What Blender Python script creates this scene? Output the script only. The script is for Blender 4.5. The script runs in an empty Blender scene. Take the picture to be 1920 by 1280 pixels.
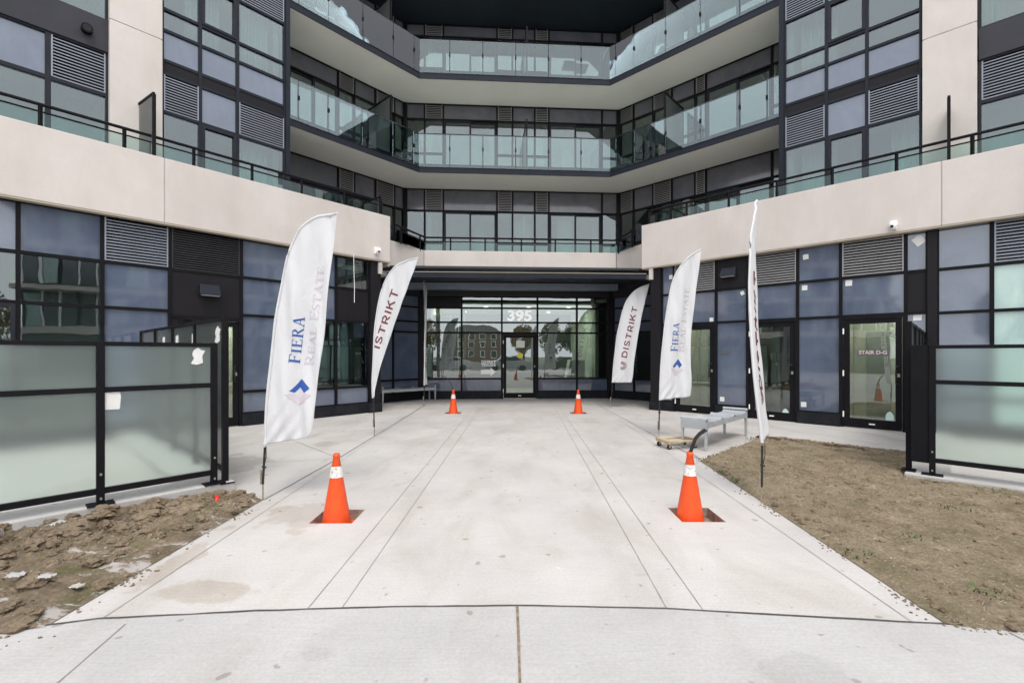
import bpy, math, random
from mathutils import Vector, Matrix, noise
random.seed(7)
R = math.radians
scene = bpy.context.scene
col = scene.collection

# ------------------------------------------------------------------ camera, sky, sun, exposure
EYE = 1.55; F = 853.3; HY = 664.0
cam = bpy.data.cameras.new("camera"); cam.lens = 16.0; cam.sensor_width = 36.0
cam.shift_y = 24 / 1920; cam.clip_start = 0.05; cam.clip_end = 600
camo = bpy.data.objects.new("camera", cam); col.objects.link(camo)
camo.location = (0, 0, EYE); camo.rotation_euler = (R(90), 0, 0)
scene.camera = camo
world = bpy.data.worlds.new("World"); scene.world = world; world.use_nodes = True
wn = world.node_tree.nodes; wl = world.node_tree.links
bg = wn["Background"]; bg.inputs[1].default_value = 0.15
sky = wn.new("ShaderNodeTexSky"); sky.sky_type = 'NISHITA'; sky.sun_disc = False
sky.sun_elevation = R(61); sky.sun_rotation = R(172); sky.dust_density = 4; sky.air_density = 1.2; sky.ozone_density = 1
tc = wn.new("ShaderNodeTexCoord")
cn = wn.new("ShaderNodeTexNoise"); cn.inputs["Scale"].default_value = 1.6; cn.inputs["Detail"].default_value = 5
cmap = wn.new("ShaderNodeMapping"); cmap.inputs["Scale"].default_value = (1, 1, 2.6)
wl.new(tc.outputs["Generated"], cmap.inputs[0]); wl.new(cmap.outputs[0], cn.inputs["Vector"])
cr = wn.new("ShaderNodeValToRGB")
cr.color_ramp.elements[0].position = .3; cr.color_ramp.elements[0].color = (5.5, 5.7, 6.1, 1)
cr.color_ramp.elements[1].position = .75; cr.color_ramp.elements[1].color = (7.3, 7.4, 7.6, 1)
wl.new(cn.outputs["Fac"], cr.inputs[0])
mx = wn.new("ShaderNodeMix"); mx.data_type = 'RGBA'; mx.inputs[0].default_value = 0.88
wl.new(sky.outputs[0], mx.inputs[6]); wl.new(cr.outputs[0], mx.inputs[7]); wl.new(mx.outputs[2], bg.inputs[0])
sun = bpy.data.lights.new("sun", 'SUN'); sun.energy = 0.8; sun.angle = R(20); sun.color = (1, .96, .9)
suno = bpy.data.objects.new("sun", sun); col.objects.link(suno)
suno.rotation_euler = (R(29), 0, R(8))
scene.view_settings.view_transform = 'Standard'; scene.view_settings.look = 'None'
scene.view_settings.gamma = 1; scene.view_settings.exposure = 0.95
scene.cycles.max_bounces = 10; scene.cycles.transparent_max_bounces = 24
scene.cycles.transmission_bounces = 8; scene.cycles.glossy_bounces = 5; scene.cycles.diffuse_bounces = 5
scene.cycles.sample_clamp_indirect = 6

# ------------------------------------------------------------------ helpers
def tag(o, label=None, cat=None, group=None, kind=None):
    if label: o["label"] = label
    if cat: o["category"] = cat
    if group: o["group"] = group
    if kind: o["kind"] = kind
    return o
ORG = {}
def empty(name, loc, rz=0):
    o = bpy.data.objects.new(name, None); o.empty_display_size = .2
    o.location = loc; o.rotation_euler = (0, 0, rz); col.objects.link(o); ORG[o.name] = Vector(loc); return o
class MB:
    def __init__(s): s.v = []; s.f = []; s.m = []; s.smooth = set()
    def add(s, vs, fs, mi=0, smooth=False):
        n = len(s.v); s.v += [Vector(v) for v in vs]
        for f in fs:
            if smooth: s.smooth.add(len(s.f))
            s.f.append([i + n for i in f]); s.m.append(mi)
        return s
    def hexa(s, p, mi=0):          # 8 points: bottom 4 (ccw), top 4
        return s.add(p, [(0, 3, 2, 1), (4, 5, 6, 7), (0, 1, 5, 4), (1, 2, 6, 5), (2, 3, 7, 6), (3, 0, 4, 7)], mi)
    def box(s, x0, x1, y0, y1, z0, z1, mi=0):
        return s.hexa([(x0, y0, z0), (x1, y0, z0), (x1, y1, z0), (x0, y1, z0), (x0, y0, z1), (x1, y0, z1), (x1, y1, z1), (x0, y1, z1)], mi)
    def prism(s, poly, z0, z1, mi=0):
        n = len(poly); vs = [(x, y, z0) for x, y in poly] + [(x, y, z1) for x, y in poly]
        return s.add(vs, [tuple(range(n))[::-1], tuple(range(n, 2 * n))] + [(i, (i + 1) % n, n + (i + 1) % n, n + i) for i in range(n)], mi)
    def tube(s, pts, rad, seg=10, mi=0, caps=True):
        pts = [Vector(p) for p in pts]; n = len(pts)
        rads = rad if isinstance(rad, (list, tuple)) else [rad] * n
        vs = []
        for i, p in enumerate(pts):
            t = (pts[min(i + 1, n - 1)] - pts[max(i - 1, 0)]).normalized()
            a = Vector((0, 0, 1)) if abs(t.z) < .95 else Vector((0, 1, 0))
            u = t.cross(a).normalized(); w = u.cross(t)
            for k in range(seg):
                q = 2 * math.pi * k / seg; vs.append(p + (u * math.cos(q) + w * math.sin(q)) * rads[i])
        fs = [(i * seg + k, i * seg + (k + 1) % seg, (i + 1) * seg + (k + 1) % seg, (i + 1) * seg + k) for i in range(n - 1) for k in range(seg)]
        s.add(vs, fs, mi, True)
        if caps: s.add(vs[:seg], [tuple(range(seg))[::-1]], mi); s.add(vs[-seg:], [tuple(range(seg))], mi)
        return s
    def lathe(s, prof, c=(0, 0), seg=28, mi=0):
        vs = [(c[0] + r * math.cos(2 * math.pi * k / seg), c[1] + r * math.sin(2 * math.pi * k / seg), z) for r, z in prof for k in range(seg)]
        fs = [(i * seg + k, i * seg + (k + 1) % seg, (i + 1) * seg + (k + 1) % seg, (i + 1) * seg + k) for i in range(len(prof) - 1) for k in range(seg)]
        return s.add(vs, fs, mi, True)
    def build(s, name, mats, parent=None, bevel=0, center=True):
        me = bpy.data.meshes.new(name)
        c = Vector((0, 0, 0))
        if center and s.v:
            lo = Vector([min(v[i] for v in s.v) for i in range(3)]); hi = Vector([max(v[i] for v in s.v) for i in range(3)])
            c = (lo + hi) / 2
            if parent is None: c.z = lo.z
        me.from_pydata([v - c for v in s.v], [], s.f)
        if not isinstance(mats, (list, tuple)): mats = [mats]
        for m in mats: me.materials.append(m)
        for i, p in enumerate(me.polygons):
            p.material_index = s.m[i]; p.use_smooth = i in s.smooth
        me.update()
        o = bpy.data.objects.new(name, me); col.objects.link(o)
        po = ORG.get(parent.name, Vector()) if parent else Vector()
        o.location = c - po; o.parent = parent; ORG[o.name] = c.copy()
        if bevel:
            b = o.modifiers.new("bevel", 'BEVEL'); b.width = bevel; b.segments = 2; b.limit_method = 'ANGLE'
        return o
def copy_tree(o, parent=None):
    c = o.copy(); col.objects.link(c); c.parent = parent
    for ch in list(o.children): copy_tree(ch, c)
    return c

# ------------------------------------------------------------------ materials
def newmat(name):
    m = bpy.data.materials.new(name); m.use_nodes = True; return m, m.node_tree.nodes, m.node_tree.links, m.node_tree.nodes["Principled BSDF"]
def ramp(n, a, b, ca, cb):
    r = n.new("ShaderNodeValToRGB"); e = r.color_ramp.elements
    e[0].position = a; e[0].color = (*ca, 1); e[1].position = b; e[1].color = (*cb, 1); return r
def mulc(n, l, a, b, fac=1.0, mode='MULTIPLY'):
    m = n.new("ShaderNodeMix"); m.data_type = 'RGBA'; m.blend_type = mode
    if isinstance(fac, (int, float)): m.inputs[0].default_value = fac
    else: l.new(fac, m.inputs[0])
    for i, x in ((6, a), (7, b)):
        if isinstance(x, tuple): m.inputs[i].default_value = (*x, 1)
        else: l.new(x, m.inputs[i])
    return m.outputs[2]
def wpos(n, l, scale=(1, 1, 1), rot=(0, 0, 0)):
    g = n.new("ShaderNodeNewGeometry"); mp = n.new("ShaderNodeMapping")
    mp.inputs["Scale"].default_value = scale; mp.inputs["Rotation"].default_value = rot
    l.new(g.outputs["Position"], mp.inputs[0]); return mp.outputs[0]
def nz(n, l, vec, scale, detail=4, rough=.55, dist=0):
    t = n.new("ShaderNodeTexNoise"); t.inputs["Scale"].default_value = scale; t.inputs["Detail"].default_value = detail
    t.inputs["Roughness"].default_value = rough; t.inputs["Distortion"].default_value = dist; l.new(vec, t.inputs["Vector"]); return t.outputs["Fac"]
def bump(n, l, p, h, strength=.2, dist=.01):
    b = n.new("ShaderNodeBump"); b.inputs["Strength"].default_value = strength; b.inputs["Distance"].default_value = dist
    l.new(h, b.inputs["Height"]); l.new(b.outputs[0], p.inputs["Normal"])
def mat(name, c, rough=.5, metal=0, var=.12, vs=3.0, bmp=0, bs=60, spec=.5, coat=0):
    m, n, l, p = newmat(name)
    v = wpos(n, l)
    r = ramp(n, .3, .7, tuple(x * (1 - var) for x in c), tuple(min(1, x * (1 + var)) for x in c))
    l.new(nz(n, l, v, vs, 5), r.inputs[0]); l.new(r.outputs[0], p.inputs["Base Color"])
    p.inputs["Roughness"].default_value = rough; p.inputs["Metallic"].default_value = metal
    p.inputs["Specular IOR Level"].default_value = spec; p.inputs["Coat Weight"].default_value = coat
    if bmp: bump(n, l, p, nz(n, l, v, bs, 3), bmp, .004)
    return m

def concrete_mat(name, base, stains=(), grime=1.0, streak_rot=0):
    m, n, l, p = newmat(name)
    v = wpos(n, l)
    c = ramp(n, .28, .72, tuple(x * .86 for x in base), tuple(x * 1.07 for x in base))
    l.new(nz(n, l, v, .9, 6, .6), c.inputs[0]); out = c.outputs[0]
    # soft drifting dirt
    d = ramp(n, .48, .75, (1, 1, 1), (.80, .76, .71)); l.new(nz(n, l, wpos(n, l, (1, .45, 1)), 1.7, 7, .62, .6), d.inputs[0])
    out = mulc(n, l, out, d.outputs[0], .8 * grime)
    # broom marks
    s = ramp(n, .35, .65, (.955, .955, .955), (1.03, 1.03, 1.03)); l.new(nz(n, l, wpos(n, l, (3, 90, 1), (0, 0, streak_rot)), 1.0, 3), s.inputs[0])
    out = mulc(n, l, out, s.outputs[0], .8)
    # fine speckle
    q = ramp(n, .3, .7, (.88, .88, .88), (1.08, 1.08, 1.08)); l.new(nz(n, l, v, 55, 3, .7), q.inputs[0])
    out = mulc(n, l, out, q.outputs[0], .8)
    # pale scuffs
    w = ramp(n, .66, .70, (0, 0, 0), (1, 1, 1)); l.new(nz(n, l, wpos(n, l, (.8, 3, 1), (0, 0, .5)), 2.3, 8, .72, .4), w.inputs[0])
    out = mulc(n, l, out, (base[0] * 1.14, base[1] * 1.15, base[2] * 1.16), w.outputs[0], 'MIX') if False else mulc(n, l, out, tuple(min(x * 1.15, .9) for x in base), w.outputs[0], 'MIX')
    for (sc_, ro_, lo_, cc_) in (((.6, 7, 1), .35, .665, .86), ((6, .7, 1), -.25, .675, 1.13)):
        ww = ramp(n, lo_, lo_ + .05, (0, 0, 0), (.8, .8, .8)); l.new(nz(n, l, wpos(n, l, sc_, (0, 0, ro_)), 1.4, 9, .75, .8), ww.inputs[0])
        out = mulc(n, l, out, tuple(min(x * cc_, .9) for x in base), ww.outputs[0], 'MIX')
    # small dark spots
    k = ramp(n, .70, .735, (0, 0, 0), (1, 1, 1)); l.new(nz(n, l, v, 9, 2, .4), k.inputs[0])
    out = mulc(n, l, out, (.70, .67, .63), k.outputs[0])
    # damp stains: (x, y, radius, sx, sy, strength)
    for (x, y, rad, sx, sy, st, colr) in stains:
        g = n.new("ShaderNodeNewGeometry"); su = n.new("ShaderNodeVectorMath"); su.operation = 'SUBTRACT'; su.inputs[1].default_value = (x, y, 0)
        l.new(g.outputs["Position"], su.inputs[0])
        mu = n.new("ShaderNodeVectorMath"); mu.operation = 'MULTIPLY'; mu.inputs[1].default_value = (1 / sx, 1 / sy, 0); l.new(su.outputs[0], mu.inputs[0])
        le = n.new("ShaderNodeVectorMath"); le.operation = 'LENGTH'; l.new(mu.outputs[0], le.inputs[0])
        ad = n.new("ShaderNodeMath"); ad.operation = 'MULTIPLY_ADD'; l.new(nz(n, l, v, 2.5, 5), ad.inputs[0]); ad.inputs[1].default_value = 1.5; l.new(le.outputs["Value"], ad.inputs[2])
        hf = n.new("ShaderNodeMath"); hf.operation = 'MULTIPLY'; hf.inputs[1].default_value = .3; l.new(ad.outputs[0], hf.inputs[0])
        rr = ramp(n, (rad + .66) * .3, (rad + .74) * .3, (st, st, st), (0, 0, 0)); l.new(hf.outputs[0], rr.inputs[0])
        out = mulc(n, l, out, colr, rr.outputs[0])
    l.new(out, p.inputs["Base Color"]); p.inputs["Roughness"].default_value = .88; p.inputs["Specular IOR Level"].default_value = .25
    bump(n, l, p, nz(n, l, v, 120, 3, .7), .25, .003)
    return m
CB = (.52, .492, .468)
M = {}
M['drive'] = concrete_mat("drive concrete", CB, [
    (-2.0, 2.98, .45, .62, .36, 1, (.85, .81, .76)), (-4.1, 6.3, .6, 1.3, 1.2, 1, (.80, .79, .77)),
    (-2.05, 4.4, .6, .5, .7, 1, (.86, .83, .80)), (-3.2, 7.9, .4, .7, .5, 1, (.85, .85, .84)), (-2.5, 3.4, .5, .22, 1.3, 1, (.86, .82, .77)),
    (3.6, 8.0, .5, 1.0, .7, .7, (.85, .84, .83)), (.9, 3.2, .3, .25, .12, .8, (.9, .87, .82))])
M['walk'] = concrete_mat("sidewalk concrete", (.455, .442, .428), [(-1.0, 2.35, .4, .3, .2, .6, (.88, .87, .86)), (1.5, 2.2, .5, .5, .3, .8, (.9, .9, .9))], .7, .3)
M['curb'] = concrete_mat("curb concrete", (.50, .485, .465))
def precast(name, base):
    m, n, l, p = newmat(name); v = wpos(n, l)
    c = ramp(n, .3, .7, tuple(x * .93 for x in base), tuple(x * 1.06 for x in base)); l.new(nz(n, l, v, .8, 6, .6, .5), c.inputs[0]); out = c.outputs[0]
    s = ramp(n, .42, .68, (1, 1, 1), (.94, .925, .91)); l.new(nz(n, l, wpos(n, l, (1.6, 1.6, .4)), 1.3, 6, .6), s.inputs[0]); out = mulc(n, l, out, s.outputs[0])
    q = ramp(n, .3, .7, (.97, .97, .97), (1.03, 1.03, 1.03)); l.new(nz(n, l, v, 40, 3, .7), q.inputs[0]); out = mulc(n, l, out, q.outputs[0])
    l.new(out, p.inputs["Base Color"]); p.inputs["Roughness"].default_value = .85; p.inputs["Specular IOR Level"].default_value = .25
    bump(n, l, p, nz(n, l, v, 90, 3), .12, .003); return m
M['precast'] = precast("precast panel", (.62, .565, .525))
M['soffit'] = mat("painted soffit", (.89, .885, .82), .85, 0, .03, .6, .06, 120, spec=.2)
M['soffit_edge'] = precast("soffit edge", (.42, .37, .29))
M['frame'] = mat("dark window frame", (.0105, .010, .012), .5, 0, .15, 4, spec=.09)
M['frame_light'] = mat("grey window frame", (.024, .025, .031), .45, 0, .15, spec=.12)
M['fascia'] = mat("dark fascia metal", (.019, .022, .030), .45, 0, .12, 2, spec=.12)
M['panel'] = mat("charcoal metal panel", (.017, .0155, .018), .5, 0, .1, 1.5, spec=.12)
M['band'] = mat("grey metal band", (.045, .045, .053), .5, 0, .08, 3, spec=.15)
M['base'] = mat("dark wall base", (.018, .019, .023), .6, 0, .3, 5, .2, spec=.1)
M['slat_light'] = mat("grey louver slat", (.25, .27, .31), .4, .2, .06)
M['slat_brown'] = mat("taupe louver slat", (.30, .29, .29), .45, .1, .06)
M['slat_dark'] = mat("black louver slat", (.035, .033, .035), .4, 0, .06)
M['void'] = mat("louver void", (.008, .008, .009), .8, 0, .05)
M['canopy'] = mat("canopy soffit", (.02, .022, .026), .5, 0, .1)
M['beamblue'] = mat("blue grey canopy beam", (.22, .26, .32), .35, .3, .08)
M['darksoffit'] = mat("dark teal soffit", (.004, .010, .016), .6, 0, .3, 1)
M['white'] = mat("white paint", (.93, .93, .92), .5, 0, .04)
M['paper'] = mat("sticker paper", (.76, .75, .72), .7, 0, .05, 20)
M['tealpaper'] = mat("pale teal sticker", (.55, .72, .68), .7, 0, .05, 20)
M['yellow'] = mat("yellow decal", (.75, .62, .02), .5, 0, .03)
M['maroon'] = mat("maroon print", (.17, .030, .036), .7, 0, .05)
M['blue'] = mat("blue print", (.022, .085, .33), .7, 0, .05)
M['mauve'] = mat("pale mauve print", (.56, .50, .55), .7, 0, .04)
M['pole'] = mat("black pole", (.02, .02, .022), .35)
M['stake'] = mat("aged stake", (.32, .26, .19), .6, .2, .35, 30)
M['steel'] = mat("powder coated grey steel", (.42, .435, .45), .42, .2, .12, 6)
M['rubber'] = mat("black rubber", (.015, .015, .016), .6)
M['wood'] = mat("pine board", (.50, .38, .24), .7, 0, .2, 9, .1)
m_, n_, l_, p_ = newmat("white reflective collar"); v_ = wpos(n_, l_)
r_ = ramp(n_, .50, .62, (.74, .73, .70), (.38, .35, .30)); l_.new(nz(n_, l_, v_, 34, 6, .75), r_.inputs[0]); l_.new(r_.outputs[0], p_.inputs["Base Color"]); p_.inputs["Roughness"].default_value = .4; M['conerect'] = m_
m_, n_, l_, p_ = newmat("orange cone rubber"); v_ = wpos(n_, l_)
r_ = ramp(n_, .35, .75, (.90, .10, .012), (.74, .06, .008)); l_.new(nz(n_, l_, v_, 6, 6, .65), r_.inputs[0])
d_ = ramp(n_, .62, .72, (0, 0, 0), (.75, .75, .75)); l_.new(nz(n_, l_, wpos(n_, l_, (1, 1, .5)), 22, 6, .75), d_.inputs[0])
l_.new(mulc(n_, l_, r_.outputs[0], (.45, .17, .09), d_.outputs[0], 'MIX'), p_.inputs["Base Color"]); p_.inputs["Roughness"].default_value = .45; M['orange'] = m_
M['joint'] = mat("dark joint", (.06, .058, .056), .9, 0, .4, 12)
M['crack'] = mat("saw cut", (.27, .25, .235), .9, 0, .3, 6)
M['rust'] = mat("rusty joint filler", (.22, .16, .11), .9, 0, .5, 25)
M['pit'] = mat("recess dirt", (.30, .225, .185), .9, 0, .4, 14, .5)
M['asphalt'] = mat("asphalt", (.11, .11, .11), .85, 0, .2, 8)
M['gravel'] = mat("outer ground", (.16, .17, .09), .95, 0, .4, 2)
M['intwall'] = mat("interior wall", (.66, .66, .62), .8, 0, .05)
M['intdark'] = mat("interior dark wall", (.10, .10, .10), .7, 0, .1)
M['intfloor'] = mat("interior floor", (.28, .27, .25), .5, 0, .1)
M['curtain'] = mat("pale curtain", (.62, .70, .68), .8, 0, .05)
M['pebble'] = mat("pale pebble", (.42, .39, .35), .9, 0, .35, 20)
M['plastic'] = mat("white plastic scrap", (.44, .43, .42), .35, 0, .04)
M['red'] = mat("red plastic", (.72, .02, .012), .4)
M['straw'] = mat("dry straw", (.36, .30, .20), .9, 0, .3, 30)
M['weed'] = mat("weed green", (.11, .15, .05), .6, 0, .3, 20)
M['brick'] = mat("red brick", (.15, .085, .07), .85, 0, .25, 4)
M['roof'] = mat("shingle", (.055, .05, .05), .9)
M['carw'] = mat("car white", (.6, .6, .6), .2, 0, .02, coat=.8)
M['card'] = mat("car dark", (.03, .032, .036), .2, 0, .02, coat=.8)
M['leaf'] = mat("autumn leaf", (.22, .12, .02), .7, 0, .5, 1.5)
M['leaf2'] = mat("green leaf", (.05, .08, .03), .7, 0, .5, 1.5)
M['bark'] = mat("bark", (.09, .065, .05), .9)
M['silver'] = mat("sill galvanised plate", (.33, .32, .29), .5, .4, .1)
lm, ln, ll_, lp = newmat('lit lamp'); lp.inputs['Emission Color'].default_value = (1, .93, .8, 1); lp.inputs['Emission Strength'].default_value = 6; M['lamp'] = lm
lm2, ln2, ll2, lp2 = newmat('backlit number'); lp2.inputs['Base Color'].default_value = (.9, .9, .9, 1); lp2.inputs['Emission Color'].default_value = (1, 1, 1, 1); lp2.inputs['Emission Strength'].default_value = .28; M['added_glow'] = lm2  # glow added to whiten the number under the canopy; no lamp behind it
def glassmat(name, tint, ior=1.6, extra=0.0, wav=.035, rough=0.0, gl=(.95, .97, 1)):
    m, n, l, p = newmat(name); n.remove(p); o = n["Material Output"]
    t = n.new("ShaderNodeBsdfTransparent"); t.inputs[0].default_value = (*tint, 1)
    g = n.new("ShaderNodeBsdfGlossy"); g.inputs["Color"].default_value = (*gl, 1); g.inputs["Roughness"].default_value = rough
    f = n.new("ShaderNodeFresnel"); f.inputs[0].default_value = ior
    a = n.new("ShaderNodeMath"); a.operation = 'ADD'; a.use_clamp = True; a.inputs[1].default_value = extra; l.new(f.outputs[0], a.inputs[0])
    mm = n.new("ShaderNodeMixShader"); l.new(a.outputs[0], mm.inputs[0]); l.new(t.outputs[0], mm.inputs[1]); l.new(g.outputs[0], mm.inputs[2])
    b = n.new("ShaderNodeBump"); b.inputs["Strength"].default_value = wav; b.inputs["Distance"].default_value = .05
    l.new(nz(n, l, wpos(n, l), 1.1, 2), b.inputs["Height"]); l.new(b.outputs[0], g.inputs["Normal"])
    l.new(mm.outputs[0], o.inputs[0]); return m
M['glass'] = glassmat("vision glass", (.66, .75, .72), 1.5, .065)
M['glass_front'] = glassmat("entrance glass", (.46, .55, .50), 1.75, .16)
M['glass_door'] = glassmat("door glass", (.62, .69, .63), 1.65, .07)
M['glass_rail'] = glassmat("balcony glass", (.79, .88, .86), 1.45, .03, .03, .0)
M['glass_guard'] = glassmat("guard glass", (.78, .88, .85), 1.4, .0, .05, .0)
def spandrel(name, c, rough=.07, spec=.9):
    m, n, l, p = newmat(name)
    r = ramp(n, .3, .7, tuple(x * .9 for x in c), tuple(x * 1.1 for x in c)); l.new(nz(n, l, wpos(n, l, (1, 1, .5)), 1.2, 6, .65), r.inputs[0])
    out = r.outputs[0]
    d = ramp(n, .5, .8, (1, 1, 1), (1.25, 1.22, 1.15)); l.new(nz(n, l, wpos(n, l, (6, 6, .6)), 1.2, 5, .7), d.inputs[0]); out = mulc(n, l, out, d.outputs[0], .6)
    e_ = ramp(n, .35, .68, (.72, .76, .82), (1.18, 1.16, 1.12)); l.new(nz(n, l, wpos(n, l, (1.3, 1.3, 1.1)), .8, 3, .6, .8), e_.inputs[0]); out = mulc(n, l, out, e_.outputs[0], .8)
    l.new(out, p.inputs["Base Color"]); p.inputs["Roughness"].default_value = rough; p.inputs["Specular IOR Level"].default_value = spec; p.inputs["IOR"].default_value = 1.62
    bump(n, l, p, nz(n, l, wpos(n, l), .9, 2), .06, .05); return m
M['spandrel'] = spandrel("blue grey spandrel glass", (.105, .130, .185), .05, .9)
M['spandrel_dark'] = spandrel("neutral grey spandrel glass", (.13, .13, .15), .12, .6)  # greyer, rougher spandrel glass of the upper facades and neighbouring blocks
def frosted(name, tint, whit):
    m, n, l, p = newmat(name); n.remove(p); o = n["Material Output"]
    rf = n.new("ShaderNodeBsdfRefraction"); rf.inputs["Color"].default_value = (*tint, 1); rf.inputs["Roughness"].default_value = .36; rf.inputs["IOR"].default_value = 1.12
    tr = n.new("ShaderNodeBsdfTranslucent"); tr.inputs[0].default_value = (*whit, 1)
    df = n.new("ShaderNodeBsdfDiffuse"); df.inputs[0].default_value = (*whit, 1)
    m1 = n.new("ShaderNodeMixShader"); m1.inputs[0].default_value = .5; l.new(tr.outputs[0], m1.inputs[1]); l.new(df.outputs[0], m1.inputs[2])
    m2 = n.new("ShaderNodeMixShader"); m2.inputs[0].default_value = .14; l.new(rf.outputs[0], m2.inputs[1]); l.new(m1.outputs[0], m2.inputs[2])
    gl = n.new("ShaderNodeBsdfGlossy"); gl.inputs["Roughness"].default_value = .12
    fr = n.new("ShaderNodeFresnel"); fr.inputs[0].default_value = 1.45
    m3 = n.new("ShaderNodeMixShader"); l.new(fr.outputs[0], m3.inputs[0]); l.new(m2.outputs[0], m3.inputs[1]); l.new(gl.outputs[0], m3.inputs[2])
    l.new(m3.outputs[0], o.inputs[0]); return m
M['frost'] = frosted("frosted glass", (.93, 1.0, .965), (.82, .88, .86))
M['film'] = spandrel("pale teal filmed glass", (.42, .56, .52), .2, .6)
def cloth():
    m, n, l, p = newmat("white flag cloth"); o = n["Material Output"]
    p.inputs["Base Color"].default_value = (.77, .77, .78, 1); p.inputs["Roughness"].default_value = .75; p.inputs["Specular IOR Level"].default_value = .2
    bump(n, l, p, nz(n, l, wpos(n, l, (1.6, 1.6, .55), (0, .35, 0)), 7, 4, .6, 1.2), .55, .02)
    tr = n.new("ShaderNodeBsdfTranslucent"); tr.inputs[0].default_value = (.8, .8, .8, 1)
    mm = n.new("ShaderNodeMixShader"); mm.inputs[0].default_value = .25; l.new(p.outputs[0], mm.inputs[1]); l.new(tr.outputs[0], mm.inputs[2]); l.new(mm.outputs[0], o.inputs[0]); return m
M['cloth'] = cloth()
def soil(name, a, b, gyp=0, green=0):
    m, n, l, p = newmat(name); v = wpos(n, l)
    r = ramp(n, .3, .7, a, b); l.new(nz(n, l, v, 3.2, 8, .7), r.inputs[0]); out = r.outputs[0]
    q = ramp(n, .3, .72, (.55, .53, .5), (1.35, 1.32, 1.3)); l.new(nz(n, l, v, 38, 6, .75), q.inputs[0]); out = mulc(n, l, out, q.outputs[0])
    if green:
        g = ramp(n, .50, .68, (0, 0, 0), (green,) * 3); l.new(nz(n, l, v, 2.1, 6, .7), g.inputs[0]); out = mulc(n, l, out, (.10, .11, .035), g.outputs[0], 'MIX')
    w = ramp(n, .705, .725, (0, 0, 0), (1, 1, 1)); l.new(nz(n, l, v, 45, 2, .5), w.inputs[0]); out = mulc(n, l, out, (.45, .42, .37), w.outputs[0], 'MIX')
    if gyp:
        g2 = ramp(n, .56, .61, (0, 0, 0), (1, 1, 1)); l.new(nz(n, l, wpos(n, l, (1, 1.6, 1), (0, 0, -.8)), 2.6, 8, .7, .5), g2.inputs[0]); out = mulc(n, l, out, (.50, .46, .43), g2.outputs[0], 'MIX')
    l.new(out, p.inputs["Base Color"]); p.inputs["Roughness"].default_value = .95; p.inputs["Specular IOR Level"].default_value = .15
    bump(n, l, p, nz(n, l, v, 70, 6, .75), .9, .02); return m
M['soilR'] = soil("dry soil", (.195, .155, .105), (.35, .29, .205), 0, .4)
M['soilL'] = soil("churned soil", (.13, .10, .068), (.32, .26, .19), 1, .75)
M['clod'] = soil("soil clod", (.15, .115, .075), (.36, .29, .21))
M['darksoil'] = soil("damp soil", (.07, .048, .03), (.13, .09, .055))

# ------------------------------------------------------------------ planes of the building
class Plane:
    def __init__(s, o, d, flip):
        s.o = Vector((*o, 0)); s.d = Vector((*d, 0)).normalized(); s.n = Vector((s.d.y, -s.d.x, 0)) * flip
    def P(s, a, w, z): return s.o + s.d * a + s.n * w + Vector((0, 0, z))
    def s_at(s, px):               # distance along the plane of the ray through column px
        k = (px - 960) / F
        return (k * s.o.y - s.o.x) / (s.d.x - k * s.d.y)
    def box(s, mb, s0, s1, w0, w1, z0, z1, mi=0):
        if s0 > s1: s0, s1 = s1, s0
        if w0 > w1: w0, w1 = w1, w0
        q = [s.P(s0, w0, z0), s.P(s1, w0, z0), s.P(s1, w1, z0), s.P(s0, w1, z0)]
        q += [v + Vector((0, 0, z1 - z0)) for v in q]
        if s.d.cross(s.n).z < 0:
            q = [q[3], q[2], q[1], q[0], q[7], q[6], q[5], q[4]]
        return mb.hexa(q, mi)
LW = Plane((-3.573, 12.24), (-.896, -1), -1)
RW = Plane((3.90, 12.70), (1.029, -1), 1)
LB = Plane((-5.54, 11.35), (-.896, -1), -1)
RB = Plane((6.61, 11.31), (1.029, -1), 1)
LU = Plane((-3.68, 15.70), (-.896, -1), -1)
RU = Plane((3.78, 16.18), (1.029, -1), 1)
LI = Plane((-3.15, 15.72), (-.896, -1), -1)
RI = Plane((3.54, 16.14), (1.029, -1), 1)
FP = Plane((0, 15.92), (1, .0628), 1)
for p_ in (LW, RW, LB, RB, LU, RU, LI, RI, FP):       # the normal must look into the court
    if p_.n.dot(Vector((0, 8, 0)) - p_.o) < 0: p_.n = -p_.n

B = empty("apartment_building", (0, 16, 0))
tag(B, "dark glass and beige precast apartment building wrapping around the entrance court, numbered 395", "building")
stk = []      # stickers to add
def bars(mb, pl, s0, s1, rows, fw, w0, w1, th):
    zb, zt = rows[0][0], rows[-1][1]
    pl.box(mb, s0, s0 + fw, w0, w1, zb, zt); pl.box(mb, s1 - fw, s1, w0, w1, zb, zt)
    pl.box(mb, s0 + fw, s1 - fw, w0, w1, zb, zb + th); pl.box(mb, s0 + fw, s1 - fw, w0, w1, zt - th, zt)
    for r in rows[1:]: pl.box(mb, s0 + fw, s1 - fw, w0, w1 - .006, r[0] - th, r[0] + th)
def louver(pl, s0, s1, z0, z1, parent, m, w=-.05, pitch=.055):
    mb = MB(); pl.box(mb, s0, s1, w - .12, w - .10, z0, z1, 1)
    n = max(3, int((z1 - z0) / pitch)); st = (z1 - z0) / n
    for i in range(n):
        z = z0 + i * st
        q = [pl.P(s0, w - .06, z + st * .55), pl.P(s1, w - .06, z + st * .55), pl.P(s1, w, z + .004), pl.P(s0, w, z + .004)]
        q2 = [v + Vector((0, 0, st * .34)) for v in q]
        mb.hexa(q + q2)
    fb = .022
    pl.box(mb, s0, s0 + fb, w, w + .012, z0, z1); pl.box(mb, s1 - fb, s1, w, w + .012, z0, z1)
    return mb.build("louver", [m, M['void']], parent)
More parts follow.
